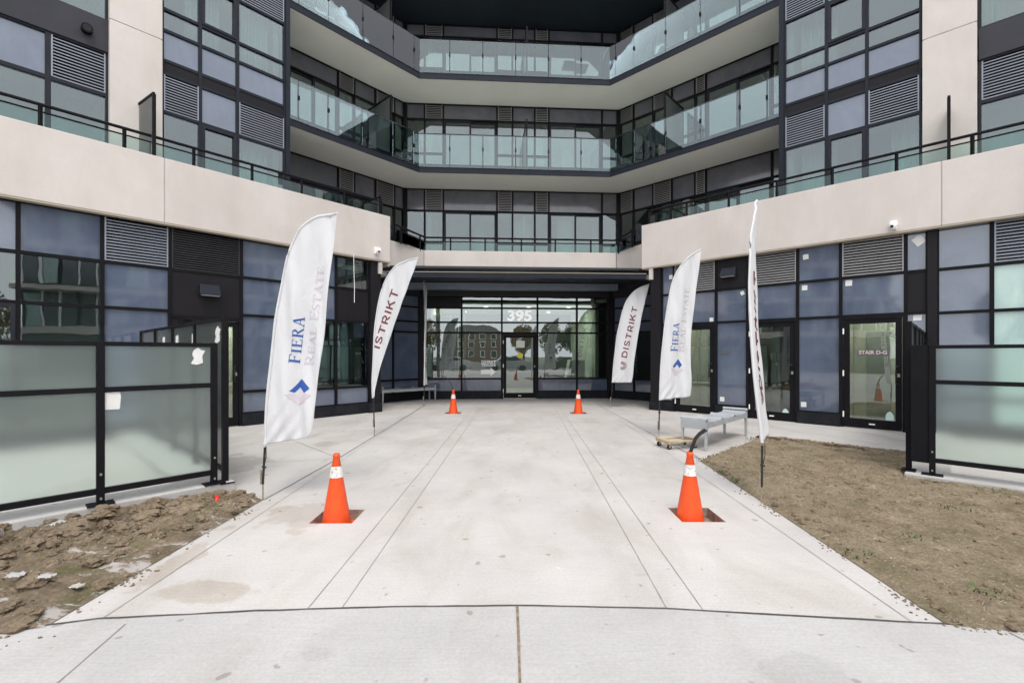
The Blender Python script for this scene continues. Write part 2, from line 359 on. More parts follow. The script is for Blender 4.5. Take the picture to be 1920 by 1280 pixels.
def column(pl, s0, s1, rows, fw=.03, w0=-.14, w1=0.0, th=.028, frame='frame', glass='glass', lou='slat_light', span='spandrel', name="window"):
    if s0 > s1: s0, s1 = s1, s0
    mb = MB(); bars(mb, pl, s0, s1, rows, fw, w0, w1, th)
    fr = mb.build(name, M[frame], B)
    for (z0, z1, k) in rows:
        a, b, lo, hi = s0 + fw, s1 - fw, z0 + th, z1 - th
        w = w1 - .045
        if k in 'glL' and False: pass
        if k == 'g': m = MB(); pl.box(m, a, b, w - .012, w, lo, hi); m.build("pane", M[glass], fr)
        elif k == 'b': m = MB(); pl.box(m, a, b, w - .03, w, lo, hi); m.build("spandrel_pane", M[span], fr)
        elif k == 's': m = MB(); pl.box(m, a, b, w - .03, w, lo, hi); m.build("spandrel_pane", M['spandrel_dark'], fr)
        elif k == 't': m = MB(); pl.box(m, a, b, w - .03, w, lo, hi); m.build("filmed_pane", M['film'], fr)
        elif k == 'm': m = MB(); pl.box(m, a, b, w - .03, w1 - .02, lo, hi); m.build("metal_panel", M['panel'], fr)
        elif k == 'l': louver(pl, a, b, lo, hi, fr, M[lou], w1 - .012)
        elif k == 'L': louver(pl, a, b, lo, hi, fr, M['slat_dark'], w1 - .03, .045)
        elif k == 'w':               # glass in an opening sash with a thick inner frame
            m = MB(); bars(m, pl, a, b, [(lo, hi, 'g')], .055, w1 - .09, w1 + .012, .055); sa = m.build("sash", M['frame_light'], fr)
            m = MB(); pl.box(m, a + .055, b - .055, w - .012, w, lo + .055, hi - .055); m.build("pane", M[glass], fr)
        elif k == 'S':               # sliding balcony door, two leaves
            mid = (a + b) / 2
            for (u, v, dw) in ((a, mid + .03, -.02), (mid - .03, b, -.075)):
                m = MB(); bars(m, pl, u, v, [(lo, hi, 'g')], .06, w1 + dw - .05, w1 + dw, .06); m.build("sash", M['frame_light'], fr)
                m = MB(); pl.box(m, u + .06, v - .06, w1 + dw - .03, w1 + dw - .02, lo + .06, hi - .06); m.build("pane", M[glass], fr)
    return fr
def cols(pl, pxs, rowlist, **kw):
    out = []
    for i, (a, b) in enumerate(pxs):
        k = dict(kw); r = rowlist[i]
        if isinstance(r, dict): k.update({q: v for q, v in r.items() if q != 'rows'}); r = r['rows']
        out.append(column(pl, a if a is not None else 0, b, r, **k))
    return out
def SX(pl, *px): return [pl.s_at(p) for p in px]

# ---- glyph strokes -------------------------------------------------
def strip(pts, w):
    n = len(pts); L = []; Rr = []
    for i, p in enumerate(pts):
        p = Vector(p)
        a = (p - Vector(pts[i - 1])).normalized() if i > 0 else None
        b = (Vector(pts[i + 1]) - p).normalized() if i < n - 1 else None
        if a is None: a = b
        if b is None: b = a
        t = (a + b).normalized(); nn = Vector((-t.y, t.x)); c = max(.4, nn.dot(Vector((-a.y, a.x))))
        ww = (w[i] if isinstance(w, (list, tuple)) else w) / 2 / c
        L.append(p + nn * ww); Rr.append(p - nn * ww)
    return [(L[i], Rr[i], Rr[i + 1], L[i + 1]) for i in range(n - 1)]
def arc(cx, cy, rx, ry, a0, a1, n=10):
    return [(cx + rx * math.cos(R(a0 + (a1 - a0) * i / n)), cy + ry * math.sin(R(a0 + (a1 - a0) * i / n))) for i in range(n + 1)]
W = .17
SANS = {
 'D': (.86, [([(.085, 0), (.085, 1)], W), ([(.17, .92), (.40, .915)] + arc(.40, .5, .36, .415, 90, -90) + [(.17, .085)], W)]),
 'I': (.17, [([(.085, 0), (.085, 1)], W)]),
 'S': (.72, [([(.66, .80)] + arc(.37, .715, .27, .20, 30, 270, 12) + arc(.36, .285, .28, .20, 90, -150, 12) + [(.05, .19)], W)]),
 'T': (.78, [([(0, .915), (.78, .915)], W), ([(.39, 0), (.39, .83)], W)]),
 'R': (.80, [([(.085, 0), (.085, 1)], W), ([(.17, .915), (.42, .915)] + arc(.42, .66, .25, .255, 90, -90) + [(.17, .405)], W), ([(.40, .32), (.72, 0)], W)]),
 'K': (.82, [([(.085, 0), (.085, 1)], W), ([(.17, .42), (.70, 1)], W), ([(.38, .52), (.76, 0)], W)]),
}
th_, tk_ = .055, .15
SERIF = {
 'F': (.62, [([(.16, .05), (.16, .95)], tk_), ([(0, .025), (.34, .025)], th_), ([(0, .975), (.60, .975)], th_), ([(.585, .95), (.585, .78)], th_), ([(.235, .52), (.48, .52)], th_), ([(.47, .62), (.47, .42)], .05)]),
 'I': (.34, [([(.17, .05), (.17, .95)], tk_), ([(0, .025), (.34, .025)], th_), ([(0, .975), (.34, .975)], th_)]),
 'E': (.66, [([(.16, .05), (.16, .95)], tk_), ([(0, .025), (.62, .025)], th_), ([(0, .975), (.60, .975)], th_), ([(.585, .95), (.585, .78)], th_), ([(.62, .05), (.64, .24)], th_), ([(.235, .52), (.48, .52)], th_), ([(.47, .62), (.47, .42)], .05)]),
 'R': (.76, [([(.16, .05), (.16, .95)], tk_), ([(0, .025), (.34, .025)], th_), ([(0, .975), (.36, .975)] + arc(.36, .74, .21, .235, 90, -90) + [(.235, .505)], [.055, .055, .06, .08, .10, .12, .14, .15, .14, .12, .10, .08, .06, .055][:14]), ([(.36, .48), (.70, .03)], .13), ([(.62, .025), (.80, .025)], th_)]),
 'A': (.80, [([(.13, .05), (.40, .98)], .055), ([(.42, 1.0), (.68, .05)], .15), ([(0, .025), (.26, .025)], th_), ([(.52, .025), (.82, .025)], th_), ([(.21, .35), (.55, .35)], th_)]),
 'L': (.62, [([(.16, .05), (.16, .95)], tk_), ([(0, .025), (.58, .025)], th_), ([(0, .975), (.34, .975)], th_), ([(.585, .05), (.605, .26)], th_)]),
 'S': (.54, [([(.48, .78)] + arc(.28, .74, .20, .22, 40, 270, 12) + arc(.25, .27, .22, .25, 90, -150, 12) + [(.03, .22)], [.05] + [.06, .06, .07, .08, .08, .09, .10, .12, .14, .15, .15, .15] + [.15, .15, .15, .14, .12, .10, .09, .08, .07, .06, .06, .06, .06, .06] + [.05])]),
 'T': (.68, [([(.34, .05), (.34, .95)], tk_), ([(.17, .025), (.51, .025)], th_), ([(0, .975), (.68, .975)], th_), ([(.02, .95), (.02, .78)], th_), ([(.66, .95), (.66, .78)], th_)]),
}
def word(txt, font, gap, caps=None):
    """quads in word space: x along the baseline, y up; caps = height of small letters"""
    x = 0; out = []
    for i, ch in enumerate(txt):
        if ch == ' ': x += .42; continue
        adv, st = font[ch]; k = 1 if (caps is None or i == 0 or txt[i - 1] == ' ') else caps
        for pts, w in st:
            ww = w
            if isinstance(w, (list, tuple)):
                ww = (list(w) + [w[-1]] * len(pts))[:len(pts)]
            for q in strip(pts, ww): out.append([(x + p.x * k, p.y * k) for p in q])
        x += adv * k + gap
    return out, x - gap
def text_mesh(body, size, bold=0, extrude=.002):
    cu = bpy.data.curves.new("lettering", 'FONT'); cu.body = body; cu.size = size; cu.align_x = 'CENTER'; cu.align_y = 'CENTER'
    cu.offset = bold; cu.extrude = extrude
    o = bpy.data.objects.new("lettering", cu); col.objects.link(o)
    dg = bpy.context.evaluated_depsgraph_get(); me = bpy.data.meshes.new_from_object(o.evaluated_get(dg))
    bpy.data.objects.remove(o); return me
def put_text(pl, body, s, z, w, size, m, parent, bold=0, width=None, flip=None):
    me = text_mesh(body, size, bold)
    xs = [v.co.x for v in me.vertices]; sc = width / (max(xs) - min(xs)) if width else 1
    xdir = Vector((-pl.n.y, pl.n.x, 0))      # viewer's right
    o_w = pl.P(s, w, z); po = ORG[parent.name]
    for v in me.vertices:
        v.co = xdir * (v.co.x * sc) + Vector((0, 0, v.co.y)) + pl.n * v.co.z
    me.materials.clear(); me.materials.append(m)
    o = bpy.data.objects.new("lettering", me); col.objects.link(o); o.parent = parent; o.location = o_w - po; ORG[o.name] = o_w
    return o

# ------------------------------------------------------------------ ground
G = MB(); G.add([(-250, -250, -.25), (250, -250, -.25), (250, 250, -.25), (-250, 250, -.25)], [(0, 1, 2, 3)])
tag(G.build("ground", M['gravel']), kind="structure")
holes = [(-1.865, -1.47, 4.177, 4.55), (1.575, 1.98, 4.21, 4.60), (-1.758, -1.35, 11.86, 12.22), (1.54, 1.96, 11.85, 12.22)]
xs = sorted(set([-22, 22] + [h[0] for h in holes] + [h[1] for h in holes])); ys = sorted(set([-11.9, 24] + [h[2] for h in holes] + [h[3] for h in holes]))
g = MB()
for i in range(len(xs) - 1):
    for j in range(len(ys) - 1):
        cx, cy = (xs[i] + xs[i + 1]) / 2, (ys[j] + ys[j + 1]) / 2
        if any(h[0] < cx < h[1] and h[2] < cy < h[3] for h in holes): continue
        g.add([(xs[i], ys[j], 0), (xs[i + 1], ys[j], 0), (xs[i + 1], ys[j + 1], 0), (xs[i], ys[j + 1], 0)], [(0, 1, 2, 3)])
tag(g.build("concrete_walkway", M['drive']), kind="structure")
for h in holes:
    m = MB(); a, b, c, d = h; z = -.10
    m.add([(a, c, 0), (b, c, 0), (b, d, 0), (a, d, 0), (a, c, z), (b, c, z), (b, d, z), (a, d, z)],
          [(4, 5, 6, 7), (0, 4, 5, 1)[::-1], (1, 5, 6, 2)[::-1], (2, 6, 7, 3)[::-1], (3, 7, 4, 0)[::-1]])
    tag(m.build("paving_recess", M['pit']), kind="structure")
# sidewalk in front, with its slightly bowed expansion joint
def gp(px, py, z=0):
    y = F * (EYE - z) / (py - HY); return ((px - 960) / F * y, y)
jl = [(-9, 2.25), gp(60, 1176)] + [gp(186, 1161), gp(480, 1146), gp(700, 1139), gp(970, 1136), gp(1250, 1142), gp(1520, 1157), gp(1775, 1171)] + [(3.0, 2.53), (9, 2.1)]
sw = MB(); n = len(jl)
sw.add([(x, y, .004) for x, y in jl] + [(x, -5.2, .004) for x, y in jl], [(i, n + i, n + i + 1, i + 1) for i in range(n - 1)])
tag(sw.build("sidewalk", M['walk']), kind="structure")
rd = MB(); rd.add([(-120, -60, -.12), (120, -60, -.12), (120, -12, -.12), (-120, -12, -.12)], [(0, 1, 2, 3)])
tag(rd.build("road", M['asphalt']), kind="structure")
def line_strip(pts, w, z, m, name, jit=0.0):
    mb = MB(); out = []
    for i in range(len(pts) - 1):
        a, b = Vector(pts[i]), Vector(pts[i + 1]); k = max(1, int((b - a).length / .12))
        for j in range(k): out.append(a.lerp(b, j / k))
    out.append(Vector(pts[-1]))
    for i, p in enumerate(out):
        out[i] = (p.x + jit * noise.noise((p.x * 7, p.y * 7, 3)), p.y + jit * noise.noise((p.x * 7, p.y * 7, 9)))
    ws = [w * (1 + .5 * noise.noise((p[0] * 5, p[1] * 5, 1))) for p in out]
    for q in strip(out, ws): mb.add([(v.x, v.y, z) for v in q], [(0, 1, 2, 3)])
    return tag(mb.build(name, m), kind="structure")
line_strip([p for p in jl[1:-1]], .013, .008, M['joint'], "expansion_joint", .006)
line_strip([gp(970, 1137), gp(975, 1280), (.02, 1.2)], .014, .0085, M['rust'], "sidewalk_joint", .003)
for a, b in (((577, 1141), (884.5, 768)), ((640, 1141), (898.6, 768)), ((1250, 1140), (1036, 757)), ((1318, 1143), (1043.6, 757)),
             ((193, 1159), (800, 757)), ((1710, 1166), (1118, 757))):
    line_strip([gp(*a), gp(*b)], .005, .004, M['crack'], "walkway_joint")
for a, b in (((497, 936), (640, 856)), ((640, 856), (800, 757)), ((1425, 935), (1290, 845)), ((1312, 862), (1118, 757))):
    line_strip([gp(*a), gp(*b)], .011, .0045, M['joint'], "expansion_joint", .006)
line_strip([(-2.52, 6.75), (-6.2, 5.9)], .008, .004, M['crack'], "walkway_joint"); line_strip([(-2.6, 6.8), (-4.6, 8.9)], .008, .0042, M['crack'], "walkway_joint")
line_strip([(-2.75, 8.2), (-5.2, 7.5)], .008, .0042, M['crack'], "walkway_joint")
line_strip([gp(235, 1171), gp(110, 1280), (-2.1, 1.2)], .0065, .008, M['crack'], "sidewalk_joint")
line_strip([gp(1892, 1187), (2.9, 1.4)], .0065, .008, M['crack'], "sidewalk_joint")
# soil beds
def bed(name, m, y0, y1, ny, nx, lx, rx, hf, label=None, cat=None):
    vs = []; fs = []
    for j in range(ny + 1):
        y = y0 + (y1 - y0) * j / ny; a, b = lx(y), rx(y)
        for i in range(nx + 1):
            x = a + (b - a) * i / nx
            e = min(1, min(x - a, b - x, (y1 - y) * 1.0 + .0, y - y0) / .10) if b > a else 0
            vs.append((x, y, .006 + max(0, e) * hf(x, y)))
    for j in range(ny):
        for i in range(nx):
            k = j * (nx + 1) + i; fs.append((k, k + 1, k + nx + 2, k + nx + 1))
    mb = MB(); mb.add(vs, fs, 0, True); return tag(mb.build(name, m), label, cat, kind="structure")
def fb(x, y, s, o=4): return noise.fractal((x * s, y * s, 1.7), 1.0, 2.0, o)
rl = lambda y: 2.73 + (y - 6.62) * 1.056 if y > 6.62 else (2.49 + (y - 2.6) * .06 if y > 2.6 else 2.49 + (2.6 - y) * 5.5)
rr_ = lambda y: max(rl(y), min(9.0, 4.80 + (8.58 - y) * 1.03, (4.95 + (y - 5.72) * .972) if y > 5.72 else (4.95 + (5.72 - y) * 1.029)))
def hR(x, y): return .012 + .016 * abs(fb(x, y, 1.3)) + .022 * max(0, fb(x, y, 6)) + .020 * abs(fb(x, y, 17, 4))
bed("soil_ground", M['soilR'], 1.55, 8.58, 300, 260, rl, rr_, hR)
ll = lambda y: -4.26 + (y - 3.8) * .83
lr = lambda y: -2.65 - max(0, y - 4.84) * 1.53 if y > 2.58 else -2.65 - (2.58 - y) * 3.2
def hL(x, y):
    ridge = math.exp(-((x + 3.95 - (y - 3.55) * .75) ** 2) / .18) * (1 if y < 4.9 else .4)
    ridge *= .35 + .65 * max(0, min(1, (4.9 - y) / 1.2))
    return .012 + .085 * ridge * (1 + .8 * fb(x, y, 3)) + (.022 + .07 * ridge) * max(0, fb(x, y, 8)) + (.012 + .05 * ridge) * abs(fb(x, y, 19, 3))
bed("churned_soil", M['soilL'], 1.7, 5.16, 340, 260, lambda y: min(ll(y), lr(y)), lr, hL)
def clods(name, m, spots, label, cat, seed=1):
    rnd = random.Random(seed); mb = MB()
    t = (1 + 5 ** .5) / 2
    iv = [Vector(v).normalized() for v in [(-1, t, 0), (1, t, 0), (-1, -t, 0), (1, -t, 0), (0, -1, t), (0, 1, t), (0, -1, -t), (0, 1, -t), (t, 0, -1), (t, 0, 1), (-t, 0, -1), (-t, 0, 1)]]
    fc = [(0, 11, 5), (0, 5, 1), (0, 1, 7), (0, 7, 10), (0, 10, 11), (1, 5, 9), (5, 11, 4), (11, 10, 2), (10, 7, 6), (7, 1, 8), (3, 9, 4), (3, 4, 2), (3, 2, 6), (3, 6, 8), (3, 8, 9), (4, 9, 5), (2, 4, 11), (6, 2, 10), (8, 6, 7), (9, 8, 1)]
    for (x, y, z, r) in spots:
        vs, fs = list(iv), list(fc)
        if r > .022:
            for _ in range(2 if r > .04 else 1):
                nf = []; cache = {}
                def mid(a, b):
                    k = (min(a, b), max(a, b))
                    if k not in cache: vs.append((vs[a] + vs[b]).normalized()); cache[k] = len(vs) - 1
                    return cache[k]
                for a, b, c in fs:
                    ab, bc, ca = mid(a, b), mid(b, c), mid(c, a); nf += [(a, ab, ca), (b, bc, ab), (c, ca, bc), (ab, bc, ca)]
                fs = nf
        o = rnd.random() * 50; sx, sy, sz = rnd.uniform(.8, 1.3), rnd.uniform(.8, 1.3), rnd.uniform(.5, .85)
        mb.add([(x + v.x * r * sx * (1 + .7 * noise.fractal((v.x * 2.2 + o, v.y * 2.2, v.z * 2.2), .7, 2, 4)), y + v.y * r * sy * (1 + .5 * noise.fractal((v.x * 1.6 + o, v.y * 1.6, v.z * 1.6), 1, 2, 3)),
                 z + v.z * r * sz * (1 + .5 * noise.noise((v.x * 2, v.y * 2 + o, v.z * 2)))) for v in vs], fs, 0, False)
    return tag(mb.build(name, m), label, cat, kind="stuff")
rnd = random.Random(3); sp = []
while len(sp) < 1700:
    y = rnd.uniform(2.1, 5.0); a, b = ll(y), lr(y)
    if b - a < .1: continue
    x = a + .06 + (b - a - .1) * rnd.random() ** 1.7; h = hL(x, y)
    if rnd.random() > .12 + h * 9: continue
    sp.append((x, y, h * .85, rnd.choice([.012, .015, .02, .03, .045, .02, .03]) * rnd.uniform(.8, 1.4)))
for (px, py, r) in ((65, 1085, .10), (175, 1050, .07), (25, 1130, .05), (60, 1145, .06), (250, 965, .07), (215, 975, .08), (280, 945, .08), (345, 930, .05), (400, 925, .06), (415, 920, .055), (150, 1000, .06), (90, 1020, .07), (380, 970, .05), (350, 985, .05), (440, 955, .035), (300, 1000, .05)):
    x, y = gp(px, py, .06); sp.append((x, y, .05, r * .8))
for k in range(110):
    y = rnd.uniform(2.2, 4.7); a, b = ll(y), lr(y); x = a + .12 + (b - a) * .55 * rnd.random(); h = hL(x, y)
    if h > .03: sp.append((x, y, h + .01, rnd.uniform(.035, .075)))
for k in range(260):
    y = rnd.uniform(2.6, 4.9)
    if noise.noise((y * 3.3, 9, 1)) < rnd.uniform(-.1, .5): continue
    sp.append((-2.65 + abs(rnd.gauss(0, .06)), y, .004, rnd.uniform(.003, .011)))
for k in range(60):
    x = rnd.uniform(-3.6, -2.5); sp.append((x, 2.50 - abs(rnd.gauss(0, .05)), .006, rnd.uniform(.003, .010)))
clods("soil_clods", M['clod'], sp, "loose brown soil clods heaped along the left kerb", "soil")
sp = []
while len(sp) < 3800:
    y = rnd.uniform(1.9, 8.4); a, b = rl(y), rr_(y)
    if b - a < .2: continue
    x = rnd.uniform(a + .04, b - .04); sp.append((x, y, hR(x, y) + .004, rnd.choice([.006, .008, .012, .018, .024]) * rnd.uniform(.7, 1.3)))
for k in range(420):
    y = rnd.uniform(2.55, 6.6)
    if noise.noise((y * 2.3, 4, 1)) < rnd.uniform(-.2, .5): continue
    sp.append((rl(y) - abs(rnd.gauss(0, .05)) + .01, y, .003, rnd.uniform(.003, .010)))
for k in range(120):
    x = rnd.uniform(2.5, 4.2); sp.append((x, 2.60 - (x - 2.49) / 5.5 - abs(rnd.gauss(0, .03)), .006, rnd.uniform(.003, .009)))
for k in range(160):
    t = rnd.random(); sp.append((2.73 + 2.07 * t - abs(rnd.gauss(0, .04)), 6.62 + 1.96 * t + .01, .003, rnd.uniform(.003, .010)))
clods("soil_crumbs", M['clod'], sp, "small crumbs of dry soil scattered over the bare bed on the right", "soil", 2)
sp = []
while len(sp) < 130:
    y = rnd.uniform(1.9, 8.2); a, b = rl(y), rr_(y)
    if b - a < .2: continue
    x = rnd.uniform(a + .05, b - .05); sp.append((x, y, hR(x, y) + .004, rnd.uniform(.004, .011)))
for k in range(60):
    y = rnd.uniform(2.1, 4.8); a, b = ll(y), lr(y); x = rnd.uniform(a + .1, b - .04); sp.append((x, y, hL(x, y) + .004, rnd.uniform(.004, .012)))
clods("pebbles", M['pebble'], sp, "pale pebbles scattered over the bare soil", "pebbles", 4)
# low weeds
def weeds(name, spots, label, n=26, h=.05, kind=None):
    mb = MB(); r = random.Random(5)
    for (cx, cy, rad) in spots:
        for k in range(n):
            a = r.random() * 6.28; d = rad * r.random() ** .6; x, y = cx + d * math.cos(a), cy + d * math.sin(a); b = r.random() * 6.28; L = h * r.uniform(.5, 1.3); wd = .005
            p0 = Vector((x, y, .012)); t = Vector((math.cos(b), math.sin(b), 0)); u = Vector((-t.y, t.x, 0)) * wd
            p1 = p0 + t * L * .35 + Vector((0, 0, L * .7)); p2 = p0 + t * L * .9 + Vector((0, 0, L * .8))
            mb.add([p0 - u * .6, p0 + u * .6, p1 + u, p1 - u, p2], [(0, 1, 2, 3), (3, 2, 4)])
    return tag(mb.build(name, M['weed']), label, "weeds", kind="stuff")
weeds("weeds", [(*gp(1410, 826), .12), (*gp(1610, 1045), .1), (*gp(1850, 1118), .12), (*gp(1380, 905), .08), (*gp(1880, 930), .2), (*gp(1357, 890), .08), (*gp(1700, 1010), .1), (*gp(1790, 960), .12)], "sparse green weeds sprouting in the bare soil")
mb = MB()
for i in range(34):      # dug strip along the far edge of the bed
    pass
sp = []
for k in range(420):
    t = rnd.random(); x = 4.55 + t * 1.1 + rnd.uniform(-.05, .05); y = 8.38 - t * 1.08 + rnd.uniform(-.14, .10); sp.append((x, y, .02, rnd.uniform(.012, .035)))
clods("damp_soil", M['darksoil'], sp, "dark damp soil turned over along the far edge of the right bed", "soil", 6)

mb = MB(); r_s = random.Random(21); cnt = 0
while cnt < 4200:
    y = r_s.uniform(1.8, 8.4); a, b = rl(y), rr_(y)
    if b - a < .2: continue
    x = r_s.uniform(a + .02, b - .02)
    if noise.noise((x * .9, y * .9, 5)) < r_s.uniform(-.5, .25): continue
    h = hR(x, y) + .004; an = r_s.gauss(.35, .9); L = r_s.uniform(.012, .045); d = Vector((math.cos(an), math.sin(an), 0)) * L; u = Vector((-d.y, d.x, 0)).normalized() * r_s.uniform(.001, .0022)
    p = Vector((x, y, h)); q = p + d + Vector((0, 0, r_s.uniform(-.002, .012))); up = Vector((0, 0, .0015))
    mb.add([p - u, p + u, q + u, q - u, p + up, q + up], [(0, 4, 5, 3), (4, 1, 2, 5), (0, 3, 2, 1)]); cnt += 1
tag(mb.build("dry_straw", M['straw']), "thin dry straw and root fibres strewn over the right soil bed", "straw", kind="stuff")
# kerbs under the fences
uL = LW.d; nL = -LW.n; uR = RW.d; nR = -RW.n
def quad_on(o, u, v, a0, a1, b0, b1): return [tuple((o + u * a + v * b).xy) for a, b in ((a0, b0), (a1, b0), (a1, b1), (a0, b1))]
def curb(corner, u, v, z, label):
    mb = MB(); o = Vector((*corner, 0))
    def pr(a0, a1, b0, b1):
        q = quad_on(o, u, v, a0, a1, b0, b1)
        ar = sum(q[i][0] * q[(i + 1) % 4][1] - q[(i + 1) % 4][0] * q[i][1] for i in range(4))
        mb.prism(q if ar > 0 else q[::-1], 0.0015, z)
    pr(0, 5.5, 0, .42); pr(0, .42, .42, 5.0)
    return tag(mb.build("concrete_kerb", M['curb'], bevel=.012), label, "kerb")
curb((-3.14, 5.17), uL, nL, .116, "low concrete kerb under the left frosted glass fence beside the churned soil")
curb((4.93, 5.72), uR, nR, .06, "low concrete kerb under the right frosted glass fence at the edge of the bare soil")

# ------------------------------------------------------------------ building: ground floor, left wing
b0 = .26
def bcol(pl, pxs, rl, **k): return cols(pl, [tuple(SX(pl, *p)) for p in pxs], rl, **k)
LWg = Plane((0, 0), (1, 0), 1); LWg.o = LW.P(0, -.10, 0); LWg.d = LW.d; LWg.n = LW.n
RWg = Plane((0, 0), (1, 0), 1); RWg.o = RW.P(0, -.10, 0); RWg.d = RW.d; RWg.n = RW.n
r4 = lambda k: [(b0, .74, k[3]), (.74, 2.40, k[2]), (2.40, 3.22, k[1]), (3.22, 4.05, k[0])]
bcol(LWg, [(631, 693), (549, 631), (453, 549)],
     [[(b0, .70, 'b'), (.70, 2.40, 'g'), (2.40, 3.24, 'm'), (3.24, 4.05, 'g')], [(b0, .70, 'b'), (.70, 2.40, 'g'), (2.40, 3.22, 'b'), (3.22, 4.05, 'b')], r4('bbbb')], lou='slat_light')
win_D = bcol(LWg, [(319, 453)], [[(2.30, 3.22, 'm'), (3.22, 4.05, 'L')]])[0]
bcol(LWg, [(192, 319), (34, 192)], [r4('lbbb'), r4('bggg')])
s34 = LWg.s_at(34)
for i in range(4):
    column(LWg, s34 + i * 1.35, s34 + (i + 1) * 1.35, r4(['bgwg', 'bggb', 'lbbb', 'bggg'][i]))
def base(pl, s0, s1, z=b0, w=.05, w0=-.2):
    mb = MB(); pl.box(mb, s0, s1, w0, w, 0.0, z); return mb.build("wall_base", M['base'], B)
def door(pl, pa, pb, z1, hinge_side, glass='glass_door', label=None, handle=True):
    s0, s1 = sorted(SX(pl, pa, pb)); mb = MB(); fo = .05
    pl.box(mb, s0, s0 + fo, -.14, .0, .0, z1); pl.box(mb, s1 - fo, s1, -.14, .0, .0, z1); pl.box(mb, s0 + fo, s1 - fo, -.14, 0, z1 - .06, z1)
    mb.build("door_frame", M['frame'], B)
    mb = MB(); a, b = s0 + fo + .006, s1 - fo - .006; st = .10
    pl.box(mb, a, a + st, -.07, -.02, .012, z1 - .066); pl.box(mb, b - st, b, -.07, -.02, .012, z1 - .066)
    pl.box(mb, a + st, b - st, -.07, -.02, .012, .20); pl.box(mb, a + st, b - st, -.07, -.02, z1 - .17, z1 - .066)
    d = mb.build("door", M['frame'], B)
    if label: d["label"] = label
    m = MB(); pl.box(m, a + st, b - st, -.05, -.04, .20, z1 - .17); m.build("pane", M[glass], d)
    hs = (b - st * .5) if hinge_side == 0 else (a + st * .5); inn = -1 if hinge_side == 0 else 1
    if handle:
        m = MB(); q = hs + inn * .0
        m.tube([pl.P(q, -.02, .95), pl.P(q + inn * .04, .05, .96), pl.P(q + inn * .04, .055, 1.08), pl.P(q + inn * .04, .055, 1.22), pl.P(q + inn * .04, .05, 1.30), pl.P(q, -.02, 1.31)], .012, 8)
        m.build("handle", M['rubber'], d)
        m = MB(); pl.box(m, hs - .02, hs + .02, -.02, -.008, 1.09, 1.16); m.build("lock", M['silver'], d)
    for z in (.28, 1.15, z1 - .32):
        m = MB(); e = (s0 + fo) if hinge_side == 0 else (s1 - fo)
        pl.box(m, e - .012, e + .012, .0, .012, z - .06, z + .06); m.build("hinge", M['white'], d)
    m = MB(); mid = (s0 + s1) / 2; pl.box(m, mid - .05, mid + .05, -.02, -.015, .09, .115); m.build("threshold_label", M['white'], d)
    return d
# left side door: hinge on the far-left side (larger s)
dL = door(LWg, 338, 453, 2.30, 1, label="glass door with black pull handle behind the left fence")
s_a, s_b = SX(LWg, 319, 338); column(LWg, s_a, s_b, [(b0, 2.30, 'm')])
base(LWg, *SX(LWg, 700, 453)); base(LWg, LWg.s_at(338), 13)
# right wing
q4 = lambda k: [(b0, 2.36, k[2]), (2.36, 3.18, k[1]), (3.18, 3.99, k[0])]
q3 = lambda k: [(2.36, 3.18, k[1]), (3.18, 3.99, k[0])]
bcol(RWg, [(1240, 1263), (1342, 1401), (1495, 1576), (1698, 1739)], [q4('bbb'), q4('mbb'), q4('bbb'), q4('bmb')], lou='slat_brown')
bcol(RWg, [(1263, 1342), (1401, 1495), (1576, 1698)], [q3('lb')] * 3, lou='slat_brown')
dR1 = door(RWg, 1263, 1342, 2.36, 0, label="glass door beside the right hand bench, leftmost of the three")
dR2 = door(RWg, 1401, 1495, 2.36, 0, label="middle glass door behind the edge-on flag")
dR3 = door(RWg, 1576, 1698, 2.36, 0, label="glass door marked STAIR D-G")
for a, b in ((1240, 1263), (1342, 1401), (1495, 1576), (1698, 1757)): base(RWg, *SX(RWg, a, b))
mb = MB(); RWg.box(mb, *SX(RWg, 1739, 1757), -.14, .03, 0, 3.99); mb.build("steel_column", M['panel'], B)
o4 = lambda k: [(b0, .74, k[3]), (.74, 2.34, k[2]), (2.34, 3.17, k[1]), (3.17, 3.99, k[0])]
bcol(RWg, [(1757, 1860)], [o4('bbbb')])
s1860 = RWg.s_at(1860)
for i in range(4): column(RWg, s1860 + i * 1.25, s1860 + (i + 1) * 1.25, o4(['lttt', 'bgtt', 'bggb', 'lbbb'][i]))
base(RWg, s1860 - 1.1, 13)
# corner columns
mb = MB(); LWg.box(mb, *SX(LWg, 693, 711), -.45, .08, 0, 4.05); mb.build("steel_column", M['panel'], B, .006)
mb = MB(); RWg.box(mb, *SX(RWg, 1222, 1240), -.45, .08, 0, 3.99); mb.build("steel_column", M['panel'], B, .006)
mb = MB(); LWg.box(mb, *SX(LWg, 688, 712.5), -.9, .12, 0, .24); mb.build("wall_base", M['base'], B, .006)
mb = MB(); RWg.box(mb, *SX(RWg, 1220.5, 1243), -.9, .12, 0, .24); mb.build("wall_base", M['base'], B, .006)
# returns behind the corner columns
mb = MB(); LWg.box(mb, LWg.s_at(711) + .02, LWg.s_at(711) + .14, -2.2, -.45, 0, 4.05); mb.build("return_wall", M['panel'], B)
mb = MB(); RWg.box(mb, RWg.s_at(1222) + .02, RWg.s_at(1222) + .14, -2.2, -.45, 0, 3.99); mb.build("return_wall", M['panel'], B)

